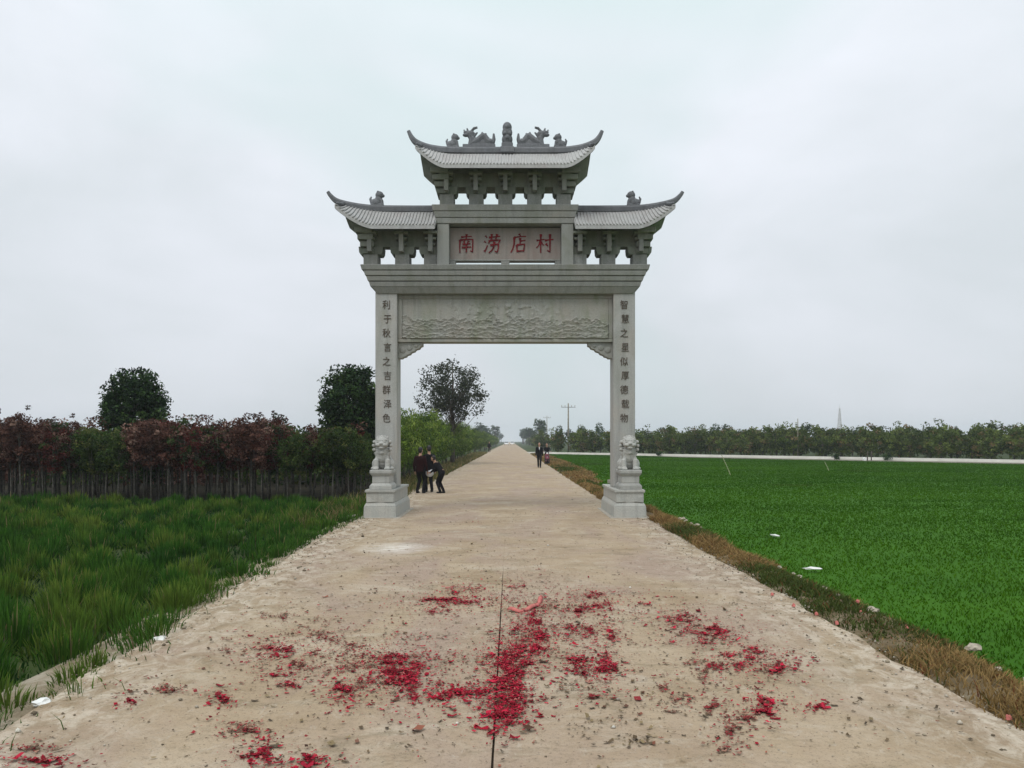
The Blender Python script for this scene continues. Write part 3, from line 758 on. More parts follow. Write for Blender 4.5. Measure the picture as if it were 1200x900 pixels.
# ------------------------------------------------------------------ stone lions in front of the pillars
def lion_mesh():
    b = MB()
    b.ell((0, .18, .24), (.235, .27, .24)); b.ell((0, .02, .40), (.19, .19, .24)); b.ell((0, -.06, .50), (.165, .15, .15))
    for s_ in (-1, 1):
        b.ell((s_*.19, .14, .15), (.10, .19, .16)); b.ell((s_*.22, -.02, .045), (.075, .14, .05))      # haunch and hind paw
        b.tube([(s_*.135, -.06, .46), (s_*.145, -.15, .26), (s_*.14, -.17, .06)], [.085, .07, .065], 10)
        b.ell((s_*.14, -.215, .045), (.078, .10, .05))
        for k in (-1, 0, 1): b.ell((s_*.14+k*.045, -.29, .035), (.026, .045, .035))
        b.ell((s_*.115, -.02, .86), (.045, .03, .05), (0, s_*.4, 0))                                   # ears
        b.ell((s_*.072, -.245, .765), (.045, .035, .035)); b.ell((s_*.075, -.225, .81), (.062, .045, .028), (0, -s_*.25, 0))
        b.ell((s_*.075, -.265, .675), (.068, .055, .045)); b.ell((s_*.10, -.18, .70), (.07, .08, .09))
    b.ell((0, -.09, .74), (.175, .165, .165)); b.ell((0, -.22, .70), (.11, .09, .075)); b.ell((0, -.30, .715), (.05, .04, .033)); b.ell((0, -.235, .60), (.085, .07, .035))
    rr = random.Random(4)
    for ring, (rad, zc, n_) in enumerate(((.195, .76, 11), (.215, .66, 11), (.205, .55, 9))):           # curled mane
        for k in range(n_):
            a = math.pi*(0.02+0.96*k/(n_-1)) if ring else math.pi*(-0.02+1.04*k/(n_-1))
            x, y = rad*math.cos(a), -.07+rad*math.sin(a)*.9
            b.ell((x, y, zc), .048)
    for k in range(7):
        a = math.pi*k/6; b.ell((.13*math.cos(a), -.10, .80+.10*math.sin(a)), .045)
    b.ell((0, -.20, .47), (.05, .045, .05)); b.tube([(-.14, -.14, .56), (0, -.22, .505), (.14, -.14, .56)], .022, 8)   # bell on a collar
    b.tube([(0, .40, .15), (0, .46, .35), (0, .40, .5)], [.06, .06, .04], 8)
    return blob(b, .0085, 1, 'lion_body')
lm_ = lion_mesh()
lm_.transform(Matrix.Diagonal((1.0, .80, .93, 1)))
for sx, lab in ((-1, 'seated grey stone lion on the pedestal of the pillar beside the red saplings'), (1, 'seated grey stone lion on the pedestal of the pillar beside the green crop field')):
    x = GX + sx*PXC + (.0 if sx < 0 else .035)
    t = thing('stone_lion', lab, 'statue', (x, GY-.86, .69), 0, 'stone lions in front of the pillars')
    p = MB(); p.frustum((-.275, .275, -.36, .47), 0, (-.275, .275, -.36, .47), .09); p.frustum((-.275, .275, -.36, .47), .09, (-.215, .215, -.30, .42), .16)
    pd = p.build('plinth', 'lion', t, bevel=.012)
    MB().box(-.215, .215, -.30, .42, .16, .33).build('waist', 'lion', pd, bevel=.01)
    MB().frustum((-.22, .22, -.305, .425), .33, (-.27, .27, -.355, .47), .40).box(-.27, .27, -.355, .47, .40, .485).build('lotus_slab', 'lion', pd, bevel=.014)
    o = mobj('body', lm_, 'lion', t); o.location = (0, -.02, .475)

# ------------------------------------------------------------------ grasses
def blades(pos, h, wd, lean, col, z0, tip=1.25, la=None):
    """pos (N,2); returns co, tris, colours: a bent tapering blade of 3 triangles each"""
    n = len(pos)
    a = rng.uniform(0, 2*np.pi, n); ca, sa = np.cos(a), np.sin(a)
    la = rng.uniform(0, 2*np.pi, n) if la is None else la; lx, ly = np.cos(la)*lean*h, np.sin(la)*lean*h
    co = np.zeros((n, 5, 3), np.float32)
    px, py = pos[:, 0], pos[:, 1]
    for k, (t_, ws) in enumerate(((0, 1), (0, 1), (.55, .8), (.55, .8), (1, 0))):
        s_ = (1 if k % 2 == 0 else -1)*ws
        co[:, k, 0] = px + ca*wd*.5*s_ + lx*t_**2; co[:, k, 1] = py + sa*wd*.5*s_ + ly*t_**2
        co[:, k, 2] = z0 + h*t_*(1-.25*lean*t_)
    tr = np.array([[0,1,3],[0,3,2],[2,3,4]])
    tris = (np.arange(n)[:, None, None]*5 + tr[None]).reshape(-1, 3)
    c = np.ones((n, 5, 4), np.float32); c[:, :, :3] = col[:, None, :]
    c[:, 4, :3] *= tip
    return co.reshape(-1, 3), tris, c.reshape(-1, 4)
def pick(cols, p, n):
    cols = np.array(cols); idx = rng.choice(len(cols), n, p=p); return cols[idx]*rng.uniform(.7, 1.3, (n, 1))
def vnoise(x, y, s, seed):
    """cheap smooth value noise on arrays"""
    xs, ys = x*s+seed*13.7, y*s-seed*7.3
    xi, yi = np.floor(xs).astype(int), np.floor(ys).astype(int); fx_, fy_ = xs-xi, ys-yi
    fx_ = fx_*fx_*(3-2*fx_); fy_ = fy_*fy_*(3-2*fy_)
    def h_(i, j):
        v = np.sin(i*127.1+j*311.7+seed*74.7)*43758.5453; return v-np.floor(v)
    return (h_(xi,yi)*(1-fx_)+h_(xi+1,yi)*fx_)*(1-fy_)+(h_(xi,yi+1)*(1-fx_)+h_(xi+1,yi+1)*fx_)*fy_
# tall dark grass left of the road, in tufts
edge_tab = np.array([edge_l(y) for y in np.arange(-10, 60, .1)])
def el_arr(y): return np.interp(y, np.arange(-10, 60, .1), edge_tab)
gx_, gy_ = np.meshgrid(np.arange(-23, -3.2, .52), np.arange(1.5, 25.7, .52))
cl = np.stack([gx_.ravel(), gy_.ravel()], 1) + rng.uniform(-.20, .20, (gx_.size, 2)) + np.stack([((np.arange(gx_.size)//gx_.shape[1]) % 2)*.26, np.zeros(gx_.size)], 1)
cl = cl[cl[:, 0] > -0.80*cl[:, 1]-2.0]
dist = np.hypot(cl[:, 0], cl[:, 1])
size_t = rng.uniform(.45, 1.35, len(cl))*(.7+.6*vnoise(cl[:, 0], cl[:, 1], .35, 3))
kb = (np.clip(210 - dist*4.0, 100, 170)*np.clip(size_t, .5, 1.2)).astype(int)
idx = np.repeat(np.arange(len(cl)), kb)
ofs = rng.normal(0, 1, (len(idx), 2))*(.125*size_t[idx] + .02)[:, None]
pos = cl[idx] + ofs
lim = el_arr(pos[:, 1]) + .10 + .14*np.clip((9-pos[:, 1])/3, 0, 1) - 0.22*vnoise(pos[:, 0]*0, pos[:, 1], 1.6, 4) + np.abs(rng.normal(0, .13, len(pos)))*np.sign(rng.uniform(-1.4, 1, len(pos)))
ok = pos[:, 0] < lim
pos, idx, ofs = pos[ok], idx[ok], ofs[ok]; n = len(pos); dn = lim[ok]-pos[:, 0]
rdl = np.linalg.norm(ofs, axis=1)/(.125*size_t[idx]+.02)
h = .35*size_t[idx]**.7*rng.uniform(.7, 1.1, n)*np.clip(1.12-.27*rdl**1.5, .25, 1.1)*np.clip(.55+dn*.5, .55, 1)
tone = np.clip(.55*vnoise(cl[:, 0], cl[:, 1], .6, 2) + .55*rng.uniform(0, 1, len(cl)), 0, 1)[idx][:, None]
dark = np.array((.008, .034, .006)); mid = np.array((.026, .075, .009)); yel = np.array((.105, .138, .022))
col = np.where(tone < .5, dark+(mid-dark)*tone*2, mid+(yel-mid)*np.clip((tone-.55)*2.0, 0, 1))*rng.uniform(.6, 1.3, (n, 1))
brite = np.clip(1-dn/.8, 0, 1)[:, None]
col = col*(1-.55*brite) + np.array((.050, .105, .016))*.55*brite  # lighter green mixed in towards the road edge
dry = rng.uniform(0, 1, n) < .02; col[dry] = np.array((.16, .13, .06))*rng.uniform(.6, 1.2, (dry.sum(), 1))
wd = (.0055 + .0007*np.hypot(pos[:, 0], pos[:, 1]))*rng.uniform(.8, 1.4, n)
la_ = np.arctan2(ofs[:, 1], ofs[:, 0]) + rng.normal(0, .5, n)
tz_ = np.clip((pos[:, 0]-(el_arr(pos[:, 1])-.75))/.78, 0, 1)**.5
z0_ = -.03*tz_ + (GZ-.02)*(1-tz_)
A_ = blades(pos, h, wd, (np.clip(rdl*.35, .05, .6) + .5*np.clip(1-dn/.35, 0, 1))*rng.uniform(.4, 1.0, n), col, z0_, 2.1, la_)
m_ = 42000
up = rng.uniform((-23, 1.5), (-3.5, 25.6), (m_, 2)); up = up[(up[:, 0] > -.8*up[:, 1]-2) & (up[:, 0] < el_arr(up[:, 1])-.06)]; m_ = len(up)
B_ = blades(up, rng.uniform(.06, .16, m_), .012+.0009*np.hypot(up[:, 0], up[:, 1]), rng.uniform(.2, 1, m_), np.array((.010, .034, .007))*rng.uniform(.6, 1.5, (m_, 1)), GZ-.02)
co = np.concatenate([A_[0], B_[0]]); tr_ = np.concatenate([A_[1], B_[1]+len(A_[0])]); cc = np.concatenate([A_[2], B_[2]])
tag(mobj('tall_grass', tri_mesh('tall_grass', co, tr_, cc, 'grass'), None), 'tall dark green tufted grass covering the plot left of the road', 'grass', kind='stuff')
print('grass blades', n)

# low even crop on the right field
def crop_pts(n, y0, y1):
    y = rng.uniform(y0, y1, n); x = rng.uniform(0, 1, n)*(0.80*y+4-3.9)+3.9
    p = np.stack([x, y], 1)
    vro = np.interp(y, np.arange(0, 130, .5), [vr_out(q) for q in np.arange(0, 130, .5)])
    d_ = (p - np.array((SA.x, SA.y))) @ np.array((snor.x, snor.y)); al = (p - np.array((SA.x, SA.y))) @ np.array((sdir.x, sdir.y))
    return p[(x > vro-.05) & (d_ < -.5-np.where(al > 22, 4.6, 0)*np.clip((al-22)/10, 0, 1))]
p_ = crop_pts(400000, 3.5, 118)
n = len(p_); D_ = np.hypot(p_[:, 0], p_[:, 1])
tone = (.40*vnoise(p_[:, 0]*.4, p_[:, 1], .22, 5)+.35*vnoise(p_[:, 0]*.5, p_[:, 1]*1.6, .6, 6)+.25*vnoise(p_[:, 0], p_[:, 1], .07, 9))[:, None]
col = np.array((.024, .080, .002)) + (np.array((.056, .142, .004))-np.array((.024, .080, .002)))*np.clip(tone*1.5-.25, 0, 1)
col *= rng.uniform(.88, 1.12, (n, 1))
thin = vnoise(p_[:, 0], p_[:, 1], .18, 31) < .10; col[thin] = col[thin]*.6+np.array((.05, .07, .012))*.4
co, tr_, cc = blades(p_, .052*(.8+.4*vnoise(p_[:, 0], p_[:, 1]*1.8, .5, 8))*rng.uniform(.7, 1.2, n), (.003+.0012*p_[:, 1])*rng.uniform(.8, 1.4, n), rng.uniform(.3, 1.0, n), col, GZ, 1.05)
tag(mobj('green_crop', tri_mesh('green_crop', co, tr_, cc, 'grass'), None), 'low even bright green crop filling the field right of the road', 'crop', kind='stuff')
# dry weeds on the right verge, and along both edges beyond the gate
n = 95000
y = np.where(rng.uniform(0, 1, n) < .65, rng.uniform(2, 26, n), rng.uniform(26, 112, n))
er = np.interp(y, np.arange(0, 130, .5), [edge_r(q) for q in np.arange(0, 130, .5)]); vo = np.interp(y, np.arange(0, 130, .5), [vr_out(q) for q in np.arange(0, 130, .5)])
t_ = rng.beta(1.25, 1.6, n); x = er - .02 + (vo-er+.1)*t_
keep = vnoise(x, y, 1.6, 11) + rng.uniform(-.25, .25, n) > .28
inbase = (np.abs(x-(GX+PXC)) < .68) & (np.abs(y-GY) < 1.6)
keep &= ~inbase
x, y = x[keep], y[keep]; n = len(x)
tone = vnoise(x, y, .7, 12)[:, None] + rng.normal(0, .12, (n, 1))
col = np.where(tone > .60, np.array((.085, .115, .028)), np.array((.34, .225, .09)))*rng.uniform(.6, 1.3, (n, 1))
red = rng.uniform(0, 1, n) < .05; col[red] = np.array((.20, .06, .03))
er2 = np.interp(y, np.arange(0, 130, .5), [edge_r(q) for q in np.arange(0, 130, .5)]); vo2 = np.interp(y, np.arange(0, 130, .5), [vr_out(q) for q in np.arange(0, 130, .5)])
tv_ = np.clip((x-er2)/(vo2-er2), 0, 1); zv_ = (-.03+.075*np.sin(tv_*np.pi))*(1-tv_**3)+(GZ-.02)*tv_**3
h = rng.uniform(.06, .20, n)*(.4+1.0*vnoise(x, y, 1.1, 13))*np.clip(.55+y*.025, .55, 1)
co, tr_, cc = blades(np.stack([x, y], 1), h, (.006+.0009*y)*rng.uniform(.7, 1.3, n), rng.uniform(.3, 1.1, n), col, zv_-.015)
tag(mobj('verge_weeds', tri_mesh('verge_weeds', co, tr_, cc, 'grass'), None), 'dry tan and green weeds on the dirt verge beside the crop field', 'weeds', kind='stuff')
n = 16000
y = rng.uniform(18, 120, n); x = -3.55 - rng.beta(1.4, 2, n)*2.2
keep = ~((np.abs(x-(GX-PXC)) < .68) & (np.abs(y-GY) < 1.6)) & ((y > 25.5) | (x < -4.2))
x, y = x[keep], y[keep]; n = len(x)
col = pick([(.20,.15,.07), (.05,.08,.02), (.10,.10,.03)], [.45, .3, .25], n)
co, tr_, cc = blades(np.stack([x, y], 1), rng.uniform(.15, .5, n), (.006+.0009*y)*rng.uniform(.7, 1.3, n), rng.uniform(.2, .8, n), col, GZ)
tag(mobj('roadside_weeds', tri_mesh('roadside_weeds', co, tr_, cc, 'grass'), None), 'tan dry weeds at the foot of the roadside tree row', 'weeds', kind='stuff')

# ------------------------------------------------------------------ trees
def leaves(cent, size, col, droop=0.0, aspect=0.5):
    """one folded quad (2 triangles) per leaf"""
    n = len(cent)
    d = rng.normal(0, 1, (n, 3)); d[:, 2] -= droop; d /= np.linalg.norm(d, axis=1)[:, None]
    u = np.cross(d, rng.normal(0, 1, (n, 3))); u /= np.linalg.norm(u, axis=1)[:, None]
    s_ = size*rng.uniform(.6, 1.35, n)[:, None]
    co = np.stack([cent-d*s_*.5, cent+u*s_*aspect*.5, cent+d*s_*.5, cent-u*s_*aspect*.5], 1)
    tris = (np.arange(n)[:, None, None]*4 + np.array([[0,1,2],[0,2,3]])[None]).reshape(-1, 3)
    c = np.ones((n, 4, 4), np.float32); c[:, :, :3] = col[:, None, :]
    return co.reshape(-1, 3).astype(np.float32), tris, c.reshape(-1, 4)
def clumps(n_cl, rx, rz, zc, shell=.45, flat=1.0):
    d = rng.normal(0, 1, (n_cl, 3)); d /= np.linalg.norm(d, axis=1)[:, None]
    r = rng.uniform(shell, 1, n_cl)**.6
    p = d*r[:, None]*np.array((rx, rx, rz)); p[:, 2] += zc
    return p
def crown_mesh(name, n_cl, per, rx, rz, zc, csz, lsz, cols, probs, shell=.4, droop=0, aspect=.5, mat='leaf', outl=.12):
    cp = clumps(n_cl, rx, rz, zc, shell)
    cp *= 1 + rng.normal(0, outl, (n_cl, 1))*np.array((1, 1, .3))
    idx = np.repeat(np.arange(n_cl), per)
    g = rng.normal(0, 1, (len(idx), 3)); g *= (rng.uniform(.3, 1, len(idx))**.5/np.linalg.norm(g, axis=1))[:, None]
    cent = cp[idx] + g*csz*rng.uniform(.6, 1.3, n_cl)[idx][:, None]*np.array((1, 1, .8))
    cc_ = pick(cols, probs, n_cl)[idx]*rng.uniform(.7, 1.3, (len(idx), 1))
    return tri_mesh(name, *leaves(cent, lsz, cc_, droop, aspect), mat), cp
def trunk_mesh(name, h, r, tips, fork=.5, lean=.1, mat='bark', limbs=6):
    b = MB(); lx, ly = random.uniform(-lean, lean), random.uniform(-lean, lean)
    path = [(lx*t_*h*.5 + .02*math.sin(t_*7), ly*t_*h*.5, h*t_-.12*(t_ == 0)) for t_ in (0, .2, .4, .6, .8, 1)]
    b.tube(path, [r*1.25, r, r*.9, r*.75, r*.55, r*.25], 7)
    tl_ = list(tips); random.shuffle(tl_)
    for tp in tl_[:limbs]:
        s_ = random.uniform(fork, .85); st_ = Vector((lx*s_*h*.5, ly*s_*h*.5, h*s_)); tp = Vector(tp)
        md = st_.lerp(tp, .5)+Vector((0, 0, .08*h*random.uniform(-.2, .6)))
        b.tube([st_, md, tp], [r*.45, r*.28, r*.08], 5)
    return b.mesh(name, True)
def tree_proto(name, crown_args, h, r, limbs=6, mat='bark', fork=.5, lean=.1):
    cm, cp = crown_mesh('crown', **crown_args)
    tm = trunk_mesh('trunk', h, r, cp, fork, lean, mat, limbs); tm.materials.append(M[mat])
    return cm, tm
def plant(name, proto, label, cat, loc, scale=1.0, rz=None, group=None, sz=None):
    t = thing(name, label, cat, loc, random.uniform(0, 6.28) if rz is None else rz, group)
    t.scale = (scale, scale, sz or scale)
    for nm, me in (('crown', proto[0]), ('trunk', proto[1])):
        o = bpy.data.objects.new(nm, me); C.objects.link(o); o.parent = t
    return t
RED = [(.095, .042, .031), (.14, .070, .052), (.055, .026, .019), (.20, .125, .095)]
GRN = [(.040, .075, .018), (.065, .10, .024), (.022, .04, .014), (.11, .125, .035)]
MIX = [(.085, .022, .018), (.04, .065, .02), (.19, .11, .085), (.03, .04, .02)]
protos = {}
for nm, cols, pr in (('red', RED, [.35, .3, .25, .1]), ('green', GRN, [.35, .3, .2, .15]), ('mixed', MIX, [.4, .3, .15, .15])):
    protos[nm] = [tree_proto(nm, dict(n_cl=58, per=30, rx=.42, rz=.86, zc=1.95, csz=.17, lsz=.090, cols=cols, probs=pr, shell=.25, droop=-.3), 2.1, .028, 9, 'pale_bark', .42, .05) for _ in range(4)]
rows = [25.6, 26.3, 27.0, 27.9, 28.9, 30.2, 33.2]
LOOK = {'red': 'dark red leaved', 'green': 'green leaved', 'mixed': 'red and green leaved'}
ORD = 'first second third fourth fifth sixth seventh eighth ninth tenth eleventh twelfth thirteenth fourteenth fifteenth sixteenth seventeenth eighteenth nineteenth twentieth'.split()
ORD += ['twenty-'+o_ for o_ in ORD[:9]]+['thirtieth']+['thirty-'+o_ for o_ in ORD[:9]]+['fortieth']+['forty-'+o_ for o_ in ORD[:9]]+['fiftieth']
cnt = 0
for ri, yy in enumerate(rows):
    x = -5.0 - random.uniform(0, .5); nr = 0
    while x > -21.5:
        px = 598+900*x/yy
        if 85 < px < 155 or 240 < px < 278 or 335 < px < 450: kind = 'green' if random.random() < .8 else 'mixed'
        elif 55 < px <= 85 or 225 < px <= 240 or 312 < px <= 335: kind = 'mixed'
        else: kind = 'red' if random.random() < .88 else 'mixed'
        if ri >= 3 and random.random() < .6: kind = 'red' if kind != 'green' else 'green'
        s_ = random.uniform(.84, 1.08)*(0.86 if kind == 'green' else 1.0)
        plant('nursery_sapling', random.choice(protos[kind]), (f'{LOOK[kind]} sapling, {ORD[nr]} from the road in the nursery front row' if ri == 0 else f'{LOOK[kind]} thin trunked sapling in the nursery rows behind the front row'), 'tree', (x, yy+random.uniform(-.25, .25), GZ), s_, group=kind+' saplings in the nursery plot')
        cnt += 1; nr += 1
        x -= random.uniform(.36, .62)
print('saplings', cnt)
n = 26000
xx_ = rng.uniform(-34, -5.5, n); yy_ = rng.uniform(34.5, 44, n); zz_ = rng.uniform(.0, 2.5, n)**1.0 + GZ
zz_ = zz_*(.8+.35*vnoise(xx_, yy_, .9, 21))
ct_ = np.stack([xx_, yy_, zz_], 1); redm = (vnoise(xx_, yy_*.3, .22, 22) > .5)[:, None]
cc_ = np.where(redm, pick(RED, [.35, .3, .25, .1], n), pick(GRN, [.35, .3, .2, .15], n))*.8
co, tr_, c4 = leaves(ct_, .26, cc_, 0, .6)
tag(mobj('sapling_thicket', tri_mesh('sapling_thicket', co, tr_, c4, 'leaf'), None), 'dense dark thicket of saplings filling the plot behind the counted rows', 'thicket', kind='stuff')
# two big dark round trees behind the saplings
DRK = [(.020, .042, .016), (.034, .068, .020), (.010, .022, .010), (.055, .095, .028)]
for (px, yy, h_, wd_, lab) in ((157, 31.5, 4.9, 1.28, 'big dark evergreen with a dense blocky crown rising above the red saplings alone'),
                               (413, 31.5, 5.05, 1.35, 'big dark evergreen with a dense round crown right behind the left pillar')):
    pr = tree_proto('d', dict(n_cl=420, per=46, rx=wd_*.95, rz=1.62, zc=h_-1.62, csz=.30, lsz=.14, cols=DRK, probs=[.4, .3, .2, .1], shell=.35, outl=.07), h_-.9, .13, 14, 'bark', .35, .03)
    plant('dark_evergreen_tree', pr, lab, 'tree', ((px-598)/900*yy, yy, GZ), 1.0, 0)
# lower dark bushes below them closing the view
for (px, yy, lab) in ((176, 30.6, 'low dark leafy bush under the lone dark evergreen'), (405, 30.4, 'low dark leafy bush beside the trunk of the evergreen near the left pillar'), (446, 31.5, 'low dark leafy bush between the left pillar and the evergreen')):
    pr = tree_proto('b', dict(n_cl=70, per=36, rx=.75, rz=1.15, zc=1.25, csz=.26, lsz=.11, cols=DRK, probs=[.4, .3, .2, .1], shell=.2), 1.6, .06, 8, 'bark', .2)
    plant('leafy_bush', pr, lab, 'bush', ((px-598)/900*yy, yy, GZ), 1.0, 0)
# airy tree seen through the arch
YT = 62.0
hgt = CAM_H+(516.5-419)/900*YT-GZ; hw = 44/900*YT
cp = clumps(150, hw, hgt*.30, 0, .25); cp[:, 2] = hgt*.66 + cp[:, 2]*np.where(cp[:, 2] < 0, .75, 1.05)
cp = cp[cp[:, 2] < hgt*1.0]
idx = np.repeat(np.arange(len(cp)), 46); cent = cp[idx]+rng.normal(0, 1, (len(idx), 3))*np.array((.26, .26, .19))
cc_ = pick([(.05, .062, .035), (.07, .08, .05), (.03, .04, .024)], [.5, .3, .2], len(idx))
acr = tri_mesh('crown', *leaves(cent, .21, cc_, .2, .5), 'leaf')
b = MB(); b.tube([(0, 0, -.2), (.05, 0, hgt*.25), (-.03, .02, hgt*.45), (.05, 0, hgt*.72), (0, 0, hgt*.95)], [.20, .16, .13, .07, .02], 8)
for tp in cp[::2]:
    tp = Vector(tp); f_ = min(.78, max(.26, tp.z/hgt - .12 - .22*Vector((tp.x, tp.y)).length/hw)); st_ = Vector((0, 0, hgt*f_))
    b.tube([st_, st_.lerp(tp, .45)+Vector((0, 0, -.15)), tp], [.04, .024, .008], 4)
atr = b.mesh('trunk', True); atr.materials.append(M['bark'])
plant('airy_tree', (acr, atr), 'tall open branching tree with sparse small leaves seen through the archway', 'tree', ((530-598)/900*YT, YT, GZ), 1.0, 0)
# willow-green tree row along the left road edge
WIL = [(.08, .135, .018), (.125, .19, .026), (.035, .068, .013), (.16, .205, .04)]
wil = [tree_proto('w', dict(n_cl=130, per=34, rx=1.25, rz=1.5, zc=2.1, csz=.32, lsz=.17, cols=WIL, probs=[.4, .25, .25, .1], shell=.3, droop=1.2, aspect=.28), 2.6, .07, 10, 'bark', .3) for _ in range(4)]
y = 35.0; k = 0
while y < 330:
    plant('roadside_willow', wil[k % 4], (f'bushy light green tree, {ORD[k]} from the archway in the row along the road' if k < 14 else 'small bushy green tree far down the row along the left road edge'), 'tree', (-5.3+random.uniform(-.4, .3) - (0.4 if y > 90 else 0), y, GZ), random.uniform(.9, 1.12), group='trees lining the left road edge')
    y += random.uniform(2.3, 3.2) if y < 90 else random.uniform(6, 9); k += 1
# orchard beyond the side road, and the wood's taller heads
ORC = [(.075, .105, .024), (.115, .145, .034), (.040, .060, .015), (.16, .115, .052)]
orc = [tree_proto('o', dict(n_cl=80, per=26, rx=1.6, rz=1.75, zc=2.0, csz=.45, lsz=.28, cols=ORC, probs=[.4, .3, .2, .1], shell=.25), 2.6, .09, 6, 'bark', .25) for _ in range(5)]
orc2 = [tree_proto('o', dict(n_cl=60, per=30, rx=1.5, rz=1.6, zc=4.6, csz=.42, lsz=.26, cols=DRK, probs=[.4, .3, .2, .1], shell=.3), 4.6, .12, 6, 'bark', .45) for _ in range(3)]
cnt = 0
a = 2.0
for rw, (oo, stp) in enumerate(((4.6, 2.5), (7.8, 2.9), (11.5, 3.6), (16, 5.0), (22, 6.5))):
    a = 1.0+rw; no = 0
    while a < SL+20:
        p = SA+sdir*(a+random.uniform(-.5, .5))+snor*(oo+random.uniform(-.7, .7))
        if p.x < 0.78*p.y+3 and p.x > 4.5:
            plant('orchard_tree', random.choice(orc), (f'low rounded green tree, {ORD[no]} from the road in the front row of the orchard' if rw == 0 else 'low rounded green tree in the orchard rows behind the front row'), 'tree', (p.x, p.y, GZ), random.uniform(.82, 1.08), group='trees of the belt beyond the side road'); cnt += 1; no += 1
        a += stp*random.uniform(.8, 1.2)
print('orchard', cnt)
for i, px in enumerate((655, 668, 682, 703, 838, 850, 868, 890, 914, 945, 1005, 1032, 1075, 1100, 1118, 1142, 1160, 1186)):
    xr = (px-598)/900
    # depth where that bearing crosses the belt, plus some
    dd = (SA.dot(snor)+24+random.uniform(0, 14))/(Vector((xr, 1, 0)).dot(snor))
    hpx = {655: 17, 668: 14, 682: 17, 703: 20, 838: 19, 850: 19, 945: 20}.get(px, 14+random.uniform(-2, 3))
    hh = CAM_H+hpx/900*dd-GZ
    plant('belt_tree', random.choice(orc2), f'taller dark round headed tree above the orchard belt, {ORD[i]} counting from the road', 'tree', (xr*dd, dd, GZ), hh/6.2*.8, group='taller trees above the orchard belt', sz=hh/6.2)
for i in range(16):
    yy = 135+i*19; xx = 6.2+random.uniform(0, 3)+(i*.2)
    plant('roadside_tree', random.choice(orc), f'rounded green tree past the utility pole, {ORD[i]} along the right road edge', 'tree', (xx, yy, GZ), random.uniform(.8, 1.1), group='trees lining the right road edge')
for i in range(30):
    yy = 240+i*16
    plant('distant_tree', random.choice(orc2), 'hazy tall tree near the vanishing end of the road', 'tree', (random.choice((-8, 9, 13, -12))+random.uniform(-2, 2), yy, GZ), random.uniform(1.0, 1.6), group='trees at the end of the road')
# low bushes against the side road
for px, lab in ((772, 'small dark bush on the near edge of the side road beside the right pillar'), (981, 'small dark bush on the near edge of the side road below the far tower'), (1040, 'small dark bush on the near edge of the side road beside the white sack')):
    xr = (px-598)/900; dd = (SA.dot(snor)-.5)/(Vector((xr, 1, 0)).dot(snor))
    pr = tree_proto('b', dict(n_cl=26, per=22, rx=.42, rz=.28, zc=.32, csz=.16, lsz=.12, cols=DRK, probs=[.4, .3, .2, .1], shell=.1), .4, .03, 6, 'bark', .2)
    plant('small_bush', pr, lab, 'bush', (xr*dd, dd, GZ), 1.0, 0)

# ------------------------------------------------------------------ poles, tower, sticks
def utility_pole(px, dd, h, label, arm=True, r=.13):
    x = (px-598)/900*dd
    t = thing('utility_pole', label, 'pole', (x, dd, GZ))
    MB().tube([(0,0,-.3), (0,0,h*.5), (0,0,h)], [r*1.15, r, r*.72], 10).build('shaft', 'pole', t, smooth=True)
    if arm:
        ca = MB().box(-1.2, 1.2, -.15, -.09, h-.72, h-.62).build('cross_arm', 'metal', t)
        for k in (-1.1, -.55, .55, 1.1):
            MB().tube([(k, -.12, h-.60), (k, -.12, h-.42), (k, -.12, h-.32)], [.045, .06, .03], 8).build('insulator', 'concrete', ca)
utility_pole(666, 128, 8.3, 'tall weathered utility pole with a thin cross arm standing before the orchard belt')
utility_pole(641, 250, 10.2, 'farther slim utility pole with a cross arm rising above the far trees')
utility_pole(935, 92, 4.7, 'short thin bare post beside the dark tree head in the orchard belt', False, .06)
tw = thing('lattice_tower', 'distant pale tapering lattice tower above the orchard belt', 'tower', ((984-598)/900*520, 520, GZ))
TH_ = 24.0
cor = [(-1.7, -1.7), (1.7, -1.7), (1.7, 1.7), (-1.7, 1.7)]
for cx_, cy_ in cor: MB().tube([(cx_, cy_, 0), (cx_*.16, cy_*.16, TH_)], [.28, .14], 6).build('leg', 'steel', tw)
for lv in range(8):
    z0_, z1_ = TH_*lv/8, TH_*(lv+1)/8; k0, k1 = 1-.84*lv/8, 1-.84*(lv+1)/8
    br = MB()
    for i in range(4):
        a_, b_ = cor[i], cor[(i+1) % 4]
        br.tube([(a_[0]*k0, a_[1]*k0, z0_), (b_[0]*k1, b_[1]*k1, z1_)], .10, 5); br.tube([(b_[0]*k0, b_[1]*k0, z0_), (a_[0]*k1, a_[1]*k1, z1_)], .10, 5); br.tube([(a_[0]*k1, a_[1]*k1, z1_), (b_[0]*k1, b_[1]*k1, z1_)], .10, 5)
    br.build('bracing', 'steel', tw)
MB().tube([(0, 0, TH_-1), (0, 0, TH_+3)], [.14, .05], 6).build('mast', 'steel', tw)
def gpt(px, py, z=0.0):
    d_ = 900*(CAM_H-z)/(py-516.5); return ((px-598)/900*d_, d_)
for (pa_, pb_, lab) in (((857, 557), (846, 533), 'leaning pale bamboo stick standing in the crop nearest the right pillar'), ((972, 552), (967, 541), 'short leaning bamboo stick in the crop below the far tower')):
    x0_, d0_ = gpt(*pa_, GZ); s_ = 900/d0_
    mb = MB(); L_ = Vector(((pb_[0]-pa_[0])/s_, 0.1, (pa_[1]-pb_[1])/s_))
    mb.tube([Vector((0, 0, -.1)), L_*.5, L_], [.024, .022, .016], 7)
    for k in (.2, .4, .6, .8): mb.tube([L_*k-L_*.01, L_*k+L_*.01], .029, 7)
    tag(mb.build('bamboo_stick', 'bamboo', None, loc=(x0_, d0_, GZ)), lab, 'stick')

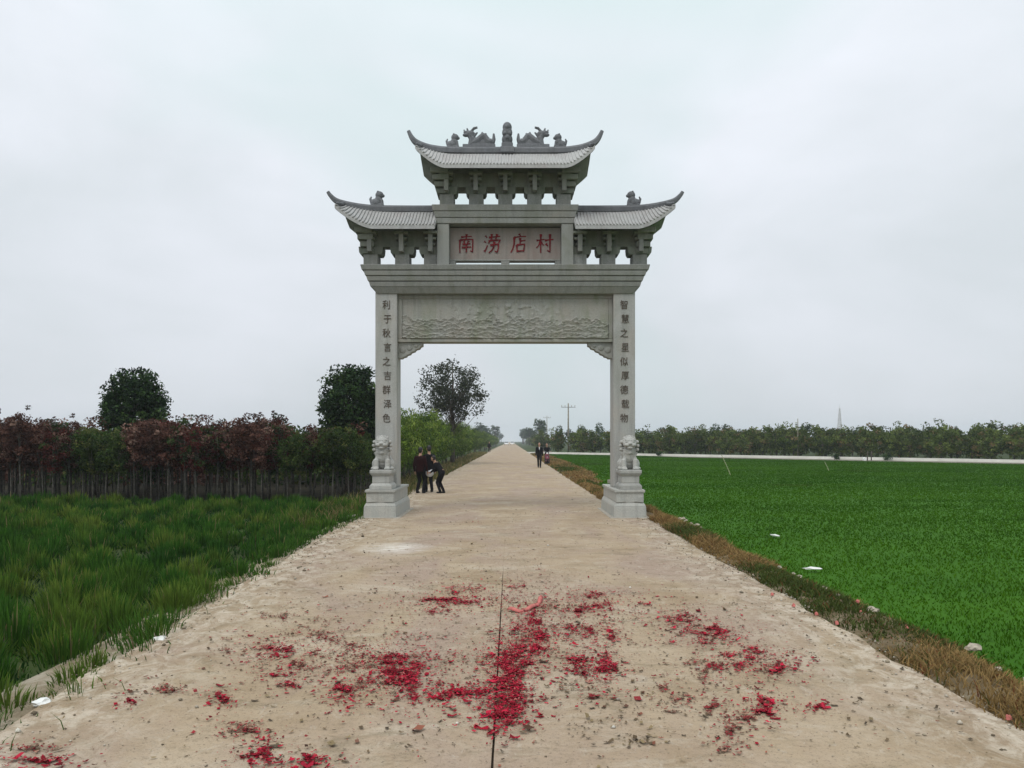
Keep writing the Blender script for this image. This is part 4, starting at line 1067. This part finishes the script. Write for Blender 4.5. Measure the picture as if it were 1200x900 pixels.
# ------------------------------------------------------------------ people, scooter, cars
def person(name, label, loc, rz, top, bottom, feet=((-.10, 0), (.10, 0)), hands=((-.26, -.02, .80), (.26, -.02, .80)), h=1.0, crouch=0.0, bend=0.0, seat=None, group=None, skirt=0):
    t = thing(name, label, 'person', loc, rz, group); t.scale = (h, h, h)
    pz = .94-crouch if seat is None else seat
    pel = Vector((0, 0, pz)); ch = pel+Vector((0, -.42*math.sin(bend), .42*math.cos(bend))); nk = ch+Vector((0, -.14*math.sin(bend)-.01, .15*math.cos(bend))); hd = nk+Vector((0, -.03-.08*math.sin(bend), .155))
    body = MB(); jac = MB(); tro = MB(); sh = MB()
    body.ell(hd, (.077, .097, .118)); body.ell(hd+Vector((0, -.02, -.06)), (.06, .075, .07)); body.cap(nk-Vector((0,0,.08)), .06, nk+Vector((0, -.01, .06)), .055)
    body.ell(hd+Vector((0, -.10, -.015)), (.015, .022, .025)); body.ell(hd+Vector((0, -.088, -.065)), (.026, .014, .010))
    for s_ in (-1, 1): body.ell(hd+Vector((s_*.08, .01, -.01)), (.014, .025, .034)); body.ell(hd+Vector((s_*.032, -.085, .03)), (.022, .015, .008))
    body.cap(pel, .12, ch, .13)
    jac.tube([pel+Vector((0, 0, -.10)), pel.lerp(ch, .3), pel.lerp(ch, .75), ch+Vector((0, 0, .04)), ch+Vector((0, 0, .11))], [.185, .175, .195, .185, .10], 16, .72)
    tro.ell(pel+Vector((0, 0, -.02)), (.17, .13, .15))
    kf = -1.0
    for s_, (fx_, fy_), hn in ((-1, feet[0], hands[0]), (1, feet[1], hands[1])):
        hip = pel+Vector((s_*.095, 0, -.04)); ank = Vector((fx_, fy_, .09))
        L2 = (hip-ank).length; bendk = math.sqrt(max(0, .44**2-(L2/2)**2)) if L2 < .88 else .02
        kn = hip.lerp(ank, .5)+Vector((0, -bendk, bendk*.3 if seat is not None else 0))
        body.cap(hip, .075, kn, .055); body.cap(kn, .055, ank, .04)
        tro.cap(hip, .098, kn, .075); tro.cap(kn, .073, ank+Vector((0, 0, .02)), .062)
        if skirt: pass
        sh.ell(ank+Vector((0, -.055, -.045)), (.048, .135, .045)); sh.ell(ank+Vector((0, .02, -.02)), (.045, .06, .055))
        shd = ch+Vector((s_*.18, 0, .02)); hn = Vector(hn); L3 = (shd-hn).length
        be = math.sqrt(max(0, .285**2-(L3/2)**2)) if L3 < .57 else .02
        el = shd.lerp(hn, .5)+Vector((s_*be*.5, be*.8, -be*.2))
        jac.cap(shd, .072, el, .056); jac.cap(el, .056, el.lerp(hn, .88), .044)
        body.cap(shd, .05, el, .042); body.cap(el, .042, hn, .028)
        d_ = (hn-el).normalized(); sd_ = Vector((0, 1, 0)); nrm = d_.cross(sd_).normalized(); sd_ = nrm.cross(d_).normalized()
        body.ell(hn+d_*.045, (.030, .040, .048))
        for k, ln_ in ((-1.5, .068), (-.5, .080), (.5, .076), (1.5, .058)):
            f0 = hn+d_*.075+sd_*k*.020; f1 = f0+d_*ln_*.5; f2 = f1+d_*ln_*.4-nrm*s_*.018
            body.tube([f0, f1, f2], [.0095, .009, .0075], 6)
        body.tube([hn+d_*.03-sd_*.035, hn+d_*.06-sd_*.062, hn+d_*.085-sd_*.062], [.012, .011, .008], 6)
    mobj('body', blob(body, .011, 1, 'body'), 'skin', t)
    mobj('jacket', blob(jac, .018, 2, 'jacket'), top, t)
    mobj('trousers', blob(tro, .018, 2, 'trousers'), bottom, t)
    sh.build('shoes', 'rubber', t, True)
    hr = MB(); hr.ell(hd+Vector((0, .022, .030)), (.088, .094, .106)); hr.ell(hd+Vector((0, .05, -.02)), (.082, .065, .09))
    hr.build('hair', 'hair', t, True)
    ey = MB()
    for s_ in (-1, 1): ey.ell(hd+Vector((s_*.032, -.092, .010)), (.013, .008, .007))
    ey.build('eyes', 'hair', t, True)
    return t, ch, nk
x, d_ = gpt(632, 548)
pw, ch, nk = person('person', 'person in a black suit and white shirt walking along the road beside the scooter', (x, d_, 0), 0, 'black_cloth', 'black_cloth', feet=((-.06, .20), (.07, -.24)), hands=((-.25, -.16, .84), (.25, .14, .82)))
MB().prism([(-.045, 1.45), (0, 1.22), (.045, 1.45)], -.155, -.125).build('shirt', 'white_cloth', pw)
x, d_ = gpt(503, 576.5)
person('person', 'person in a black coat standing between the maroon coat and the stooping person', (x, d_, -.01), R(200), 'black_cloth', 'black_cloth', feet=((-.10, .04), (.10, -.04)), hands=((-.25, -.05, .82), (.25, -.05, .82)), h=.97)
x, d_ = gpt(492.5, 578)
person('person', 'person in a dark maroon coat standing close behind the left pillar', (x, d_, -.01), R(160), 'maroon_cloth', 'black_cloth', feet=((-.13, 0), (.13, 0)), hands=((-.27, -.08, .84), (.27, -.08, .84)), h=.94)
x, d_ = gpt(518, 578)
pc, ch, nk = person('person', 'shorter person in dark clothes stooping and holding a white bundle near the left pillar', (x, d_, -.01), R(-110), 'black_cloth', 'black_cloth', feet=((-.07, .05), (.07, -.06)), hands=((-.12, -.50, .93), (.12, -.50, .93)), h=.82, bend=.65)
bmb = MB(); bmb.ell((0, 0, 0), (.15, .11, .12)); bmb.ell((.06, .02, .08), (.07, .06, .07)); bmb.ell((-.07, -.02, .05), (.08, .07, .06))
hx = Vector((0, -.60*.82, .93*.82)); hx.rotate(Euler((0, 0, R(-110))))
tag(mobj('cloth_bundle', blob(bmb, .012, 2, 'cloth_bundle'), 'white_cloth', None, 0, (x+hx.x, d_+hx.y, hx.z-.06)), 'white cloth bundle held by the stooping person near the left pillar', 'bundle')
x, d_ = gpt(575, 529)
person('person', 'far person in dark clothes standing at the left road edge beneath the roadside trees', (x, d_*.93, 0), R(20), 'black_cloth', 'maroon_cloth', feet=((-.13, 0), (.13, 0)))
# scooter and its rider
x, d_ = gpt(641, 544)
scx, scy = x, d_
sct = thing('motor_scooter', 'dark red motor scooter ridden along the right road edge', 'scooter', (scx, scy, 0))
for yy in (-.62, .62):
    wh = MB().tube([(0, 0, 0)], .1) if False else MB()
    ring = [(0, yy+.21*math.cos(a_), .27+.21*math.sin(a_)) for a_ in np.linspace(0, 2*math.pi, 25)]
    wh.tube(ring, .055, 8, cap=False); wo = wh.build('wheel', 'rubber', sct, True)
    MB().tube([(-.03, yy, .27), (.03, yy, .27)], .17, 16).build('rim', 'metal', wo)
b = MB(); b.ell((0, -.42, .62), (.17, .07, .32), (-.25, 0, 0)); b.ell((0, -.52, .80), (.13, .08, .13)); b.ell((0, -.66, .50), (.08, .17, .06), (.3, 0, 0))
mobj('front_shield', blob(b, .016, 2, 'front_shield'), 'red_plastic', sct)
b = MB(); b.box(-.14, .14, -.38, .20, .24, .32); b.ell((0, .40, .52), (.16, .42, .20)); b.ell((0, .30, .42), (.15, .3, .14))
mobj('body_shell', blob(b, .018, 2, 'body_shell'), 'red_plastic', sct)
b = MB(); b.ell((0, .28, .73), (.14, .38, .065)); b.build('seat', 'rubber', sct, True)
hb = MB().tube([(-.34, -.36, 1.02), (-.15, -.45, 1.0), (0, -.46, .96), (.15, -.45, 1.0), (.34, -.36, 1.02)], .018, 8).build('handlebar', 'metal', sct, True)
MB().tube([(0, -.46, .96), (0, -.62, .27)], .035, 8).build('fork', 'metal', sct, True)
MB().ell((0, -.57, .88), (.09, .05, .07)).build('headlight', 'lamp_lens', sct, True)
for s_ in (-1, 1):
    mr = MB().tube([(s_*.25, -.42, 1.02), (s_*.30, -.40, 1.20)], .009, 6).build('mirror_stem', 'metal', hb); MB().ell((s_*.31, -.40, 1.24), (.06, .015, .04)).build('mirror', 'glass', mr, True)
person('person', 'person in dark clothes riding the dark red motor scooter', (scx, scy+.18, 0), 0, 'black_cloth', 'grey_cloth', feet=((-.16, -.32), (.16, -.32)), hands=((-.30, -.50, 1.04), (.30, -.50, 1.04)), seat=.86)
# two far white cars
def car(loc, label):
    t = thing('white_car', label, 'car', loc, 0, 'cars at the far end of the road')
    prof = [(-2.2, .35), (-2.25, .75), (-2.0, .92), (-1.2, 1.0), (-.55, 1.45), (.9, 1.48), (1.7, 1.05), (2.2, .95), (2.25, .4)]
    b = MB(); n_ = len(prof)
    vs_ = []
    for xx, ins in ((-.86, .0), (-.80, .06), (.80, .06), (.86, .0)): pass
    for xx, k in ((-.88, 0), (.88, 0)):
        vs_ += [(xx*(.80 if z_ > 1.2 else 1), y_, z_) for y_, z_ in prof]
    fs_ = [tuple(range(n_)), tuple(range(2*n_-1, n_-1, -1))]+[(i, i+n_, (i+1) % n_+n_, (i+1) % n_) for i in range(n_)]
    b.add(vs_, fs_).build('body', 'car_paint', t, bevel=.06)
    MB().add([(-.76, -1.19, 1.03), (.76, -1.19, 1.03), (.66, -.60, 1.44), (-.66, -.60, 1.44)], [(0,1,2,3)]).build('windscreen', 'glass', t).location = (0, -.02, .015)
    for s_ in (-1, 1):
        MB().add([(s_*.885, -1.0, 1.04), (s_*.885, 1.5, 1.06), (s_*.73, .85, 1.42), (s_*.73, -.5, 1.42)], [(0,1,2,3)]).build('side_window', 'glass', t)
        MB().ell((s_*.62, -2.2, .70), (.18, .06, .09)).build('headlight', 'lamp_lens', t, True)
        for yy in (-1.4, 1.4):
            wo = MB().tube([(s_*.74, yy, .32), (s_*.90, yy, .32)], .32, 16).build('wheel', 'rubber', t)
            MB().tube([(s_*.89, yy, .32), (s_*.912, yy, .32)], .19, 12).build('rim', 'metal', wo)
    MB().box(-.5, .5, -2.275, -2.235, .42, .58).build('number_plate', 'white_plastic', t)
    return t
car((-1.6, 330, 0), 'small white car at the far end of the road on the left lane')
car((.9, 345, 0), 'small white car at the far end of the road on the right lane')

# ------------------------------------------------------------------ litter, rubble, firecracker paper
def scrap_points(clusters):
    pos = []; cols = []; siz = []
    for (px, py, rx, ry, n_, kind) in clusters:
        n_ = int(n_*(5.0 if kind == 'r' else 3.0 if kind == 'm' else .9))
        ns = int(rng.integers(4, 9)) if kind != 'b' else 1            # thin wind-drawn streaks inside each patch
        si = rng.integers(0, ns, n_); sw = rng.dirichlet(np.full(ns, .8)); si = rng.choice(ns, n_, p=sw)
        sc_ = rng.normal(0, .45, (ns, 2)); sa_ = rng.normal(0, .45, ns); sl_ = rng.uniform(.25, .75, ns); st_ = rng.uniform(.05, .25, ns)
        al0 = np.clip(rng.normal(0, .5, n_), -1.3, 1.3); al_ = al0*sl_[si]; th_ = (rng.normal(0, 1, n_)*(1.15-.6*np.abs(al0)) + 1.3*np.sin(al0*3.5+si*2.1))*st_[si]
        u = np.stack([sc_[si, 0]+al_*np.cos(sa_[si])-th_*np.sin(sa_[si]), sc_[si, 1]+al_*np.sin(sa_[si])+th_*np.cos(sa_[si])], 1)
        far_ = rng.uniform(0, 1, n_) < (.42 if kind != 'b' else 1); u[far_] = rng.normal(0, 1.15 if kind != 'b' else .5, (far_.sum(), 2))
        pxs = px+u[:, 0]*rx; pys = py+u[:, 1]*ry
        pys = np.clip(pys, 600, 980)
        D_ = 900*CAM_H/(pys-516.5); X_ = (pxs-598)/900*D_
        pos.append(np.stack([X_, D_], 1))
        if kind == 'r': c_ = pick([(.29, .009, .024), (.40, .016, .040), (.14, .007, .012), (.36, .13, .11), (.07, .035, .022)], [.36, .22, .24, .08, .10], n_)
        elif kind == 'm': c_ = pick([(.24, .028, .032), (.15, .075, .05), (.10, .065, .038), (.32, .17, .12)], [.38, .27, .2, .15], n_)
        else: c_ = pick([(.12, .085, .05), (.08, .06, .04), (.20, .15, .08), (.22, .08, .05)], [.4, .3, .2, .1], n_)
        cols.append(c_); siz.append(np.where(rng.uniform(0, 1, n_) < .45, .42, 1.0) if kind != 'b' else np.full(n_, 1.0))
    return np.concatenate(pos), np.concatenate(cols), np.concatenate(siz)
def scraps(name, pos, col, s0, label, zj=.012, sz=1.0):
    n_ = len(pos)
    L_ = s0*sz*np.exp(rng.normal(-.1, .45, n_)); W_ = L_*rng.uniform(.25, .7, n_); a_ = rng.uniform(0, 6.28, n_)
    ca, sa = np.cos(a_), np.sin(a_); z_ = .004+rng.uniform(0, 1, n_)**2*zj; cu_ = L_*rng.uniform(.05, .5, n_)
    co = np.zeros((n_, 6, 3), np.float32)
    for k, (u, v) in enumerate(((-1,-1),(-1,1),(0,-1),(0,1),(1,-1),(1,1))):
        co[:, k, 0] = pos[:, 0]+ca*u*L_*.5-sa*v*W_*.5; co[:, k, 1] = pos[:, 1]+sa*u*L_*.5+ca*v*W_*.5
        co[:, k, 2] = z_ + (cu_*rng.uniform(.1, .8, n_) if u else 0) + rng.uniform(0, .004, n_)
    tr_ = (np.arange(n_)[:, None, None]*6+np.array([[0,2,3],[0,3,1],[2,4,5],[2,5,3]])[None]).reshape(-1, 3)
    c_ = np.ones((n_, 6, 4), np.float32); c_[:, :, :3] = col[:, None, :]
    o = mobj(name, tri_mesh(name, co.reshape(-1, 3), tr_, c_.reshape(-1, 4), 'paper'), None)
    return tag(o, label, 'litter', kind='stuff')
RC = [(541,705,42,5,420,'r'),(541,693,30,9,130,'r'),(517,717,16,7,90,'r'),(474,789,30,24,560,'r'),(452,774,36,10,240,'r'),(402,812,14,11,130,'r'),
 (329,762,26,10,160,'r'),(338,780,30,8,130,'m'),(340,794,18,8,80,'r'),(402,750,40,12,170,'m'),(358,739,30,12,120,'m'),(326,720,26,7,90,'m'),(440,795,60,22,200,'m'),(390,775,70,26,260,'m'),
 (282,857,26,7,120,'m'),(305,885,18,14,110,'r'),(361,895,22,9,60,'r'),(259,823,9,7,45,'r'),(545,811,26,6,140,'r'),(527,816,14,6,60,'r'),(594,781,10,18,90,'r'),
 (617,730,16,14,230,'r'),(627,750,16,10,200,'r'),(610,765,22,10,260,'r'),(597,781,22,13,330,'r'),(597,806,16,12,230,'r'),(597,822,22,9,240,'r'),(588,843,18,12,280,'r'),
 (600,690,16,8,60,'r'),(640,707,26,12,150,'m'),(690,713,26,12,210,'r'),(687,697,30,6,120,'r'),(712,711,22,8,90,'r'),(650,735,40,18,180,'m'),(677,743,14,9,110,'r'),(713,743,14,8,80,'r'),
 (705,775,12,20,180,'r'),(712,787,16,6,80,'r'),(673,773,20,8,80,'r'),(683,787,16,8,60,'r'),(697,814,18,7,60,'m'),(793,725,22,10,150,'r'),(833,739,26,10,160,'r'),(840,748,22,7,110,'r'),(815,735,60,16,160,'m'),
 (860,780,24,12,130,'r'),(893,768,20,8,90,'r'),(916,785,18,10,110,'r'),(893,777,40,14,120,'m'),(893,831,16,13,150,'r'),(840,827,16,10,70,'m'),(867,840,13,8,50,'m'),(852,859,14,12,60,'m'),(857,877,10,6,25,'m'),
 (777,803,14,8,60,'m'),(790,825,20,9,70,'m'),(827,793,12,10,60,'m'),(815,776,14,6,40,'m'),(957,830,14,6,30,'r'),(46,894,36,5,60,'r'),(46,880,30,6,60,'m'),(192,808,26,7,90,'m'),(153,824,9,6,24,'r'),(270,760,20,10,50,'m'),
 (560,612,20,3,40,'m'),(705,712,90,40,260,'m'),(460,760,140,40,260,'m')]
p_, c_, s_ = scrap_points(RC)
trail = np.array([(640, 700), (622, 716), (614, 730), (628, 747), (606, 764), (597, 781), (603, 805), (594, 823), (590, 848)], float)   # the burnt string lay here
nt_ = 2300; tq = rng.uniform(0, len(trail)-1.001, nt_); ti = tq.astype(int); tf = (tq-ti)[:, None]
tp_ = trail[ti]*(1-tf)+trail[ti+1]*tf + rng.normal(0, 1, (nt_, 2))*np.array((7.0, 4.0))*rng.choice([.5, 1.0, 2.8], (nt_, 1)) + np.stack([6*np.sin(tq*5.0), np.zeros(nt_)], 1)
tD = 900*CAM_H/(tp_[:, 1]-516.5)
p_ = np.concatenate([p_, np.stack([(tp_[:, 0]-598)/900*tD, tD], 1)]); s_ = np.concatenate([s_, np.where(rng.uniform(0, 1, nt_) < .5, .4, .95)])
c_ = np.concatenate([c_, pick([(.29, .009, .024), (.40, .016, .040), (.14, .007, .012), (.36, .13, .11), (.07, .035, .022)], [.36, .22, .24, .08, .10], nt_)])
ok = (p_[:, 0] > -3.5) & (p_[:, 0] < 3.4)
scraps('firecracker_paper', p_[ok], c_[ok], .021, 'shredded red firecracker paper strewn in patches over the concrete road', .018, s_[ok])
BC = [(450,690,190,60,900,'b'),(640,700,260,70,700,'b'),(560,760,500,110,600,'b'),(800,780,240,80,350,'b'),(480,630,260,40,380,'b'),(690,620,240,40,300,'b'),(870,700,160,40,260,'b'),(667,805,16,7,50,'b'),(735,833,60,30,60,'b'),(690,851,34,12,45,'b'),(747,869,34,8,60,'b'),(550,850,420,50,130,'b'),(1060,840,110,40,90,'b'),(400,870,300,40,110,'b')]
p_, c_, s_ = scrap_points(BC)
ok = (p_[:, 0] > -3.6) & (p_[:, 0] < 3.5)
scraps('dry_leaf_scraps', p_[ok], c_[ok], .021, 'small brown dry leaf and soil crumbs scattered over the road', .01)

# curled pink paper strip, a single piece
def ground_path(pts_, z=.02): return [(*gpt(a_, b_), z) for a_, b_ in pts_]
gp = smooth_path(ground_path([(596, 716), (608, 717.5), (620, 715), (630, 709), (634, 702)]), 6)
vs_ = []; fs_ = []
for i, p in enumerate(gp):
    q = Vector(gp[min(i+1, len(gp)-1)])-Vector(gp[max(i-1, 0)]); nn = Vector((-q.y, q.x, 0)).normalized()*.028
    zz = .02+.015*math.sin(i*.6)
    vs_ += [(p[0]-nn.x, p[1]-nn.y, zz-.012), (p[0], p[1], zz+.016), (p[0]+nn.x, p[1]+nn.y, zz-.012)]
for i in range(len(gp)-1):
    for k in (0, 1): fs_.append((i*3+k, i*3+k+1, i*3+k+4, i*3+k+3))
o = MB().add(vs_, fs_).build('paper_strip', 'pink_paper', None, True); so = o.modifiers.new('t', 'SOLIDIFY'); so.thickness = .004
tag(o, 'curled pink paper strip lying on the road among the red scraps', 'paper strip')

def crumple(name, loc, size, mat, label, cat, flat=.4, group=None, seed=0, rz=0.0):
    bm = bmesh.new(); bmesh.ops.create_icosphere(bm, subdivisions=2, radius=1.0)
    for v in bm.verts:
        n_ = mnoise.noise(v.co*1.7+Vector((seed*3.1, seed, 0))); v.co *= (1+.55*n_)
        v.co = Vector((v.co.x*size[0], v.co.y*size[1], max(v.co.z, -.35)*size[2]))
    me = bpy.data.meshes.new(name); bm.to_mesh(me); bm.free()
    o = mobj(name, me, mat, None, 0, loc); o.rotation_euler = (0, 0, rz); return tag(o, label, cat, group)
for i, (px, py, lab, zz) in enumerate(((188, 750, 'crumpled white plastic bag at the road edge where the tall grass is paler', -.01), (48, 825, 'smaller crumpled white plastic scrap at the tall grass edge beside reddish paper', -.01),
                             (908, 628, 'flat white plastic scrap lying in the crop nearer the right pillar', GZ+.055), (953, 667, 'flat white plastic scrap lying in the crop beside the dry verge weeds', GZ+.055))):
    x, d_ = gpt(px, py, zz)
    crumple('plastic_scrap', (x, d_, zz+.01), (.065 if i < 2 else .13, .05, .03 if i < 2 else .022), 'white_plastic', lab, 'litter', seed=i, rz=i)
for i, px in enumerate((905, 930, 957, 981, 1005, 1008, 1062, 1182)):
    py = (699, 712, 722, 733, 707, 720, 738, 845)[i]; x, d_ = gpt(px, py)
    crumple('red_paper_wad', (x, d_, .02), (.020, .020, .026), 'pink_paper', 'small red paper wad caught in the weeds along the right road edge', 'litter', seed=20+i, group='red paper wads along the right road edge')
rr = random.Random(5)
for i in range(46):
    if i < 18: px, py = rr.uniform(766, 800), 0; y_ = rr.uniform(17.0, 19.5); x_ = rr.uniform(3.65, 4.3)
    elif i < 34: y_ = rr.uniform(5.2, 17); x_ = vr_out(y_)-rr.uniform(.08, .35)
    else: y_ = rr.uniform(14.5, 18.4); x_ = edge_l(y_)-rr.uniform(.0, .45)
    s_ = rr.uniform(.022, .055)
    crumple('rubble_stone', (x_, y_, -.02 if i < 34 else -.05), (s_*1.3, s_, s_*.8), 'rubble', 'pale broken rubble stone on the dirt edge beside the road', 'stone', seed=40+i, rz=rr.uniform(0, 6), group='rubble stones along the road edges')
x, d_ = gpt(410, 605)
o = MB().box(-.26, .26, -.05, .05, -.02, .02).build('broken_board', 'concrete', None, False, .006, (x, d_, .0)); o.rotation_euler = (0.0, R(-4), R(50))
tag(o, 'pale broken board lying on the dirt left of the left pedestal', 'board')
x, d_ = gpt(711, 563.5)
o = MB().box(-.30, .30, -.25, .25, -.12, .05).build('concrete_slab', 'concrete', None, False, .015, (x-.1+.5, d_, -.0)); o.rotation_euler = (0, 0, R(12))
tag(o, 'small pale concrete slab in the weeds behind the right pedestal', 'slab')
ng = 9000
gy = np.concatenate([rng.uniform(4, 24, ng//2), rng.uniform(11, 22, ng//4), rng.uniform(22, 70, ng//4)]); ng = len(gy)
eL = np.array([edge_l(q) for q in gy]); eR = np.array([edge_r(q) for q in gy])
sd_ = rng.uniform(0, 1, ng); off_ = rng.exponential(.28, ng)
gx = np.where(sd_ < .38, eL-.1+off_, np.where(sd_ < .76, eR+.1-off_, eL+(eR-eL)*rng.uniform(0, 1, ng)))
okg = (gx > eL-.3) & (gx < eR+.3) & ~((np.abs(np.abs(gx-GX)-PXC) < .52) & (np.abs(gy-GY) < 1.44)); gx, gy = gx[okg], gy[okg]; ng = len(gx)
oct_ = np.array([(1,0,0),(-1,0,0),(0,1,0),(0,-1,0),(0,0,.7),(0,0,-.4)]); ot = np.array([(0,2,4),(2,1,4),(1,3,4),(3,0,4),(2,0,5),(1,2,5),(3,1,5),(0,3,5)])
gs = .006*np.exp(rng.normal(0, .55, ng)); pc_ = oct_[None]*gs[:, None, None]*rng.uniform(.6, 1.4, (ng, 6, 1))
ga = rng.uniform(0, 6.28, ng); c0, s0_ = np.cos(ga)[:, None], np.sin(ga)[:, None]
gco = np.stack([pc_[:, :, 0]*c0-pc_[:, :, 1]*s0_+gx[:, None], pc_[:, :, 0]*s0_+pc_[:, :, 1]*c0+gy[:, None], pc_[:, :, 2]+gs[:, None]*.3+.001], 2)
gc = np.ones((ng, 6, 4)); gc[:, :, :3] = pick([(.34, .29, .21), (.48, .43, .35), (.20, .16, .11), (.60, .57, .50)], [.4, .25, .25, .1], ng)[:, None, :]
tag(mobj('gravel', tri_mesh('gravel', gco.reshape(-1, 3), (np.arange(ng)[:, None, None]*6+ot[None]).reshape(-1, 3), gc.reshape(-1, 4), 'paper'), None), 'loose pale gravel scattered on the road and along its edges', 'gravel', kind='stuff')
# white sack and short posts by the side road
xr = (1013-598)/900; dd = (SA.dot(snor)-3.2)/(Vector((xr, 1, 0)).dot(snor))
crumple('white_sack', (xr*dd, dd, GZ+.12), (.22, .16, .28), 'white_plastic', 'plump white sack on the bare soil below the side road', 'sack', seed=77)
for k, lab in ((.45, 'short brown wooden post next to the white sack'), (.85, 'short brown wooden post farther from the white sack')):
    tag(MB().tube([(0, 0, -.2), (0, 0, .5), (.02, 0, 1.0)], [.06, .055, .05], 8).build('wooden_post', 'bark', None, True, loc=(xr*dd+k, dd+.3, GZ)), lab, 'post')

# ------------------------------------------------------------------ haze
hz = MB().box(-1600, 1600, -100, 1600, -1.6, 30).build('haze', None)
hm = bpy.data.materials.new('haze_air'); hm.use_nodes = True
ht = hm.node_tree; ht.nodes.remove(ht.nodes['Principled BSDF'])
pv = ht.nodes.new('ShaderNodeVolumePrincipled'); pv.inputs['Color'].default_value = (.86, .92, 1, 1); pv.inputs['Density'].default_value = 0.00045
ht.links.new(pv.outputs['Volume'], ht.nodes['Material Output'].inputs['Volume'])
hz.data.materials.append(hm)
tag(hz, 'thin pale haze fading the far trees', 'haze', kind='stuff')
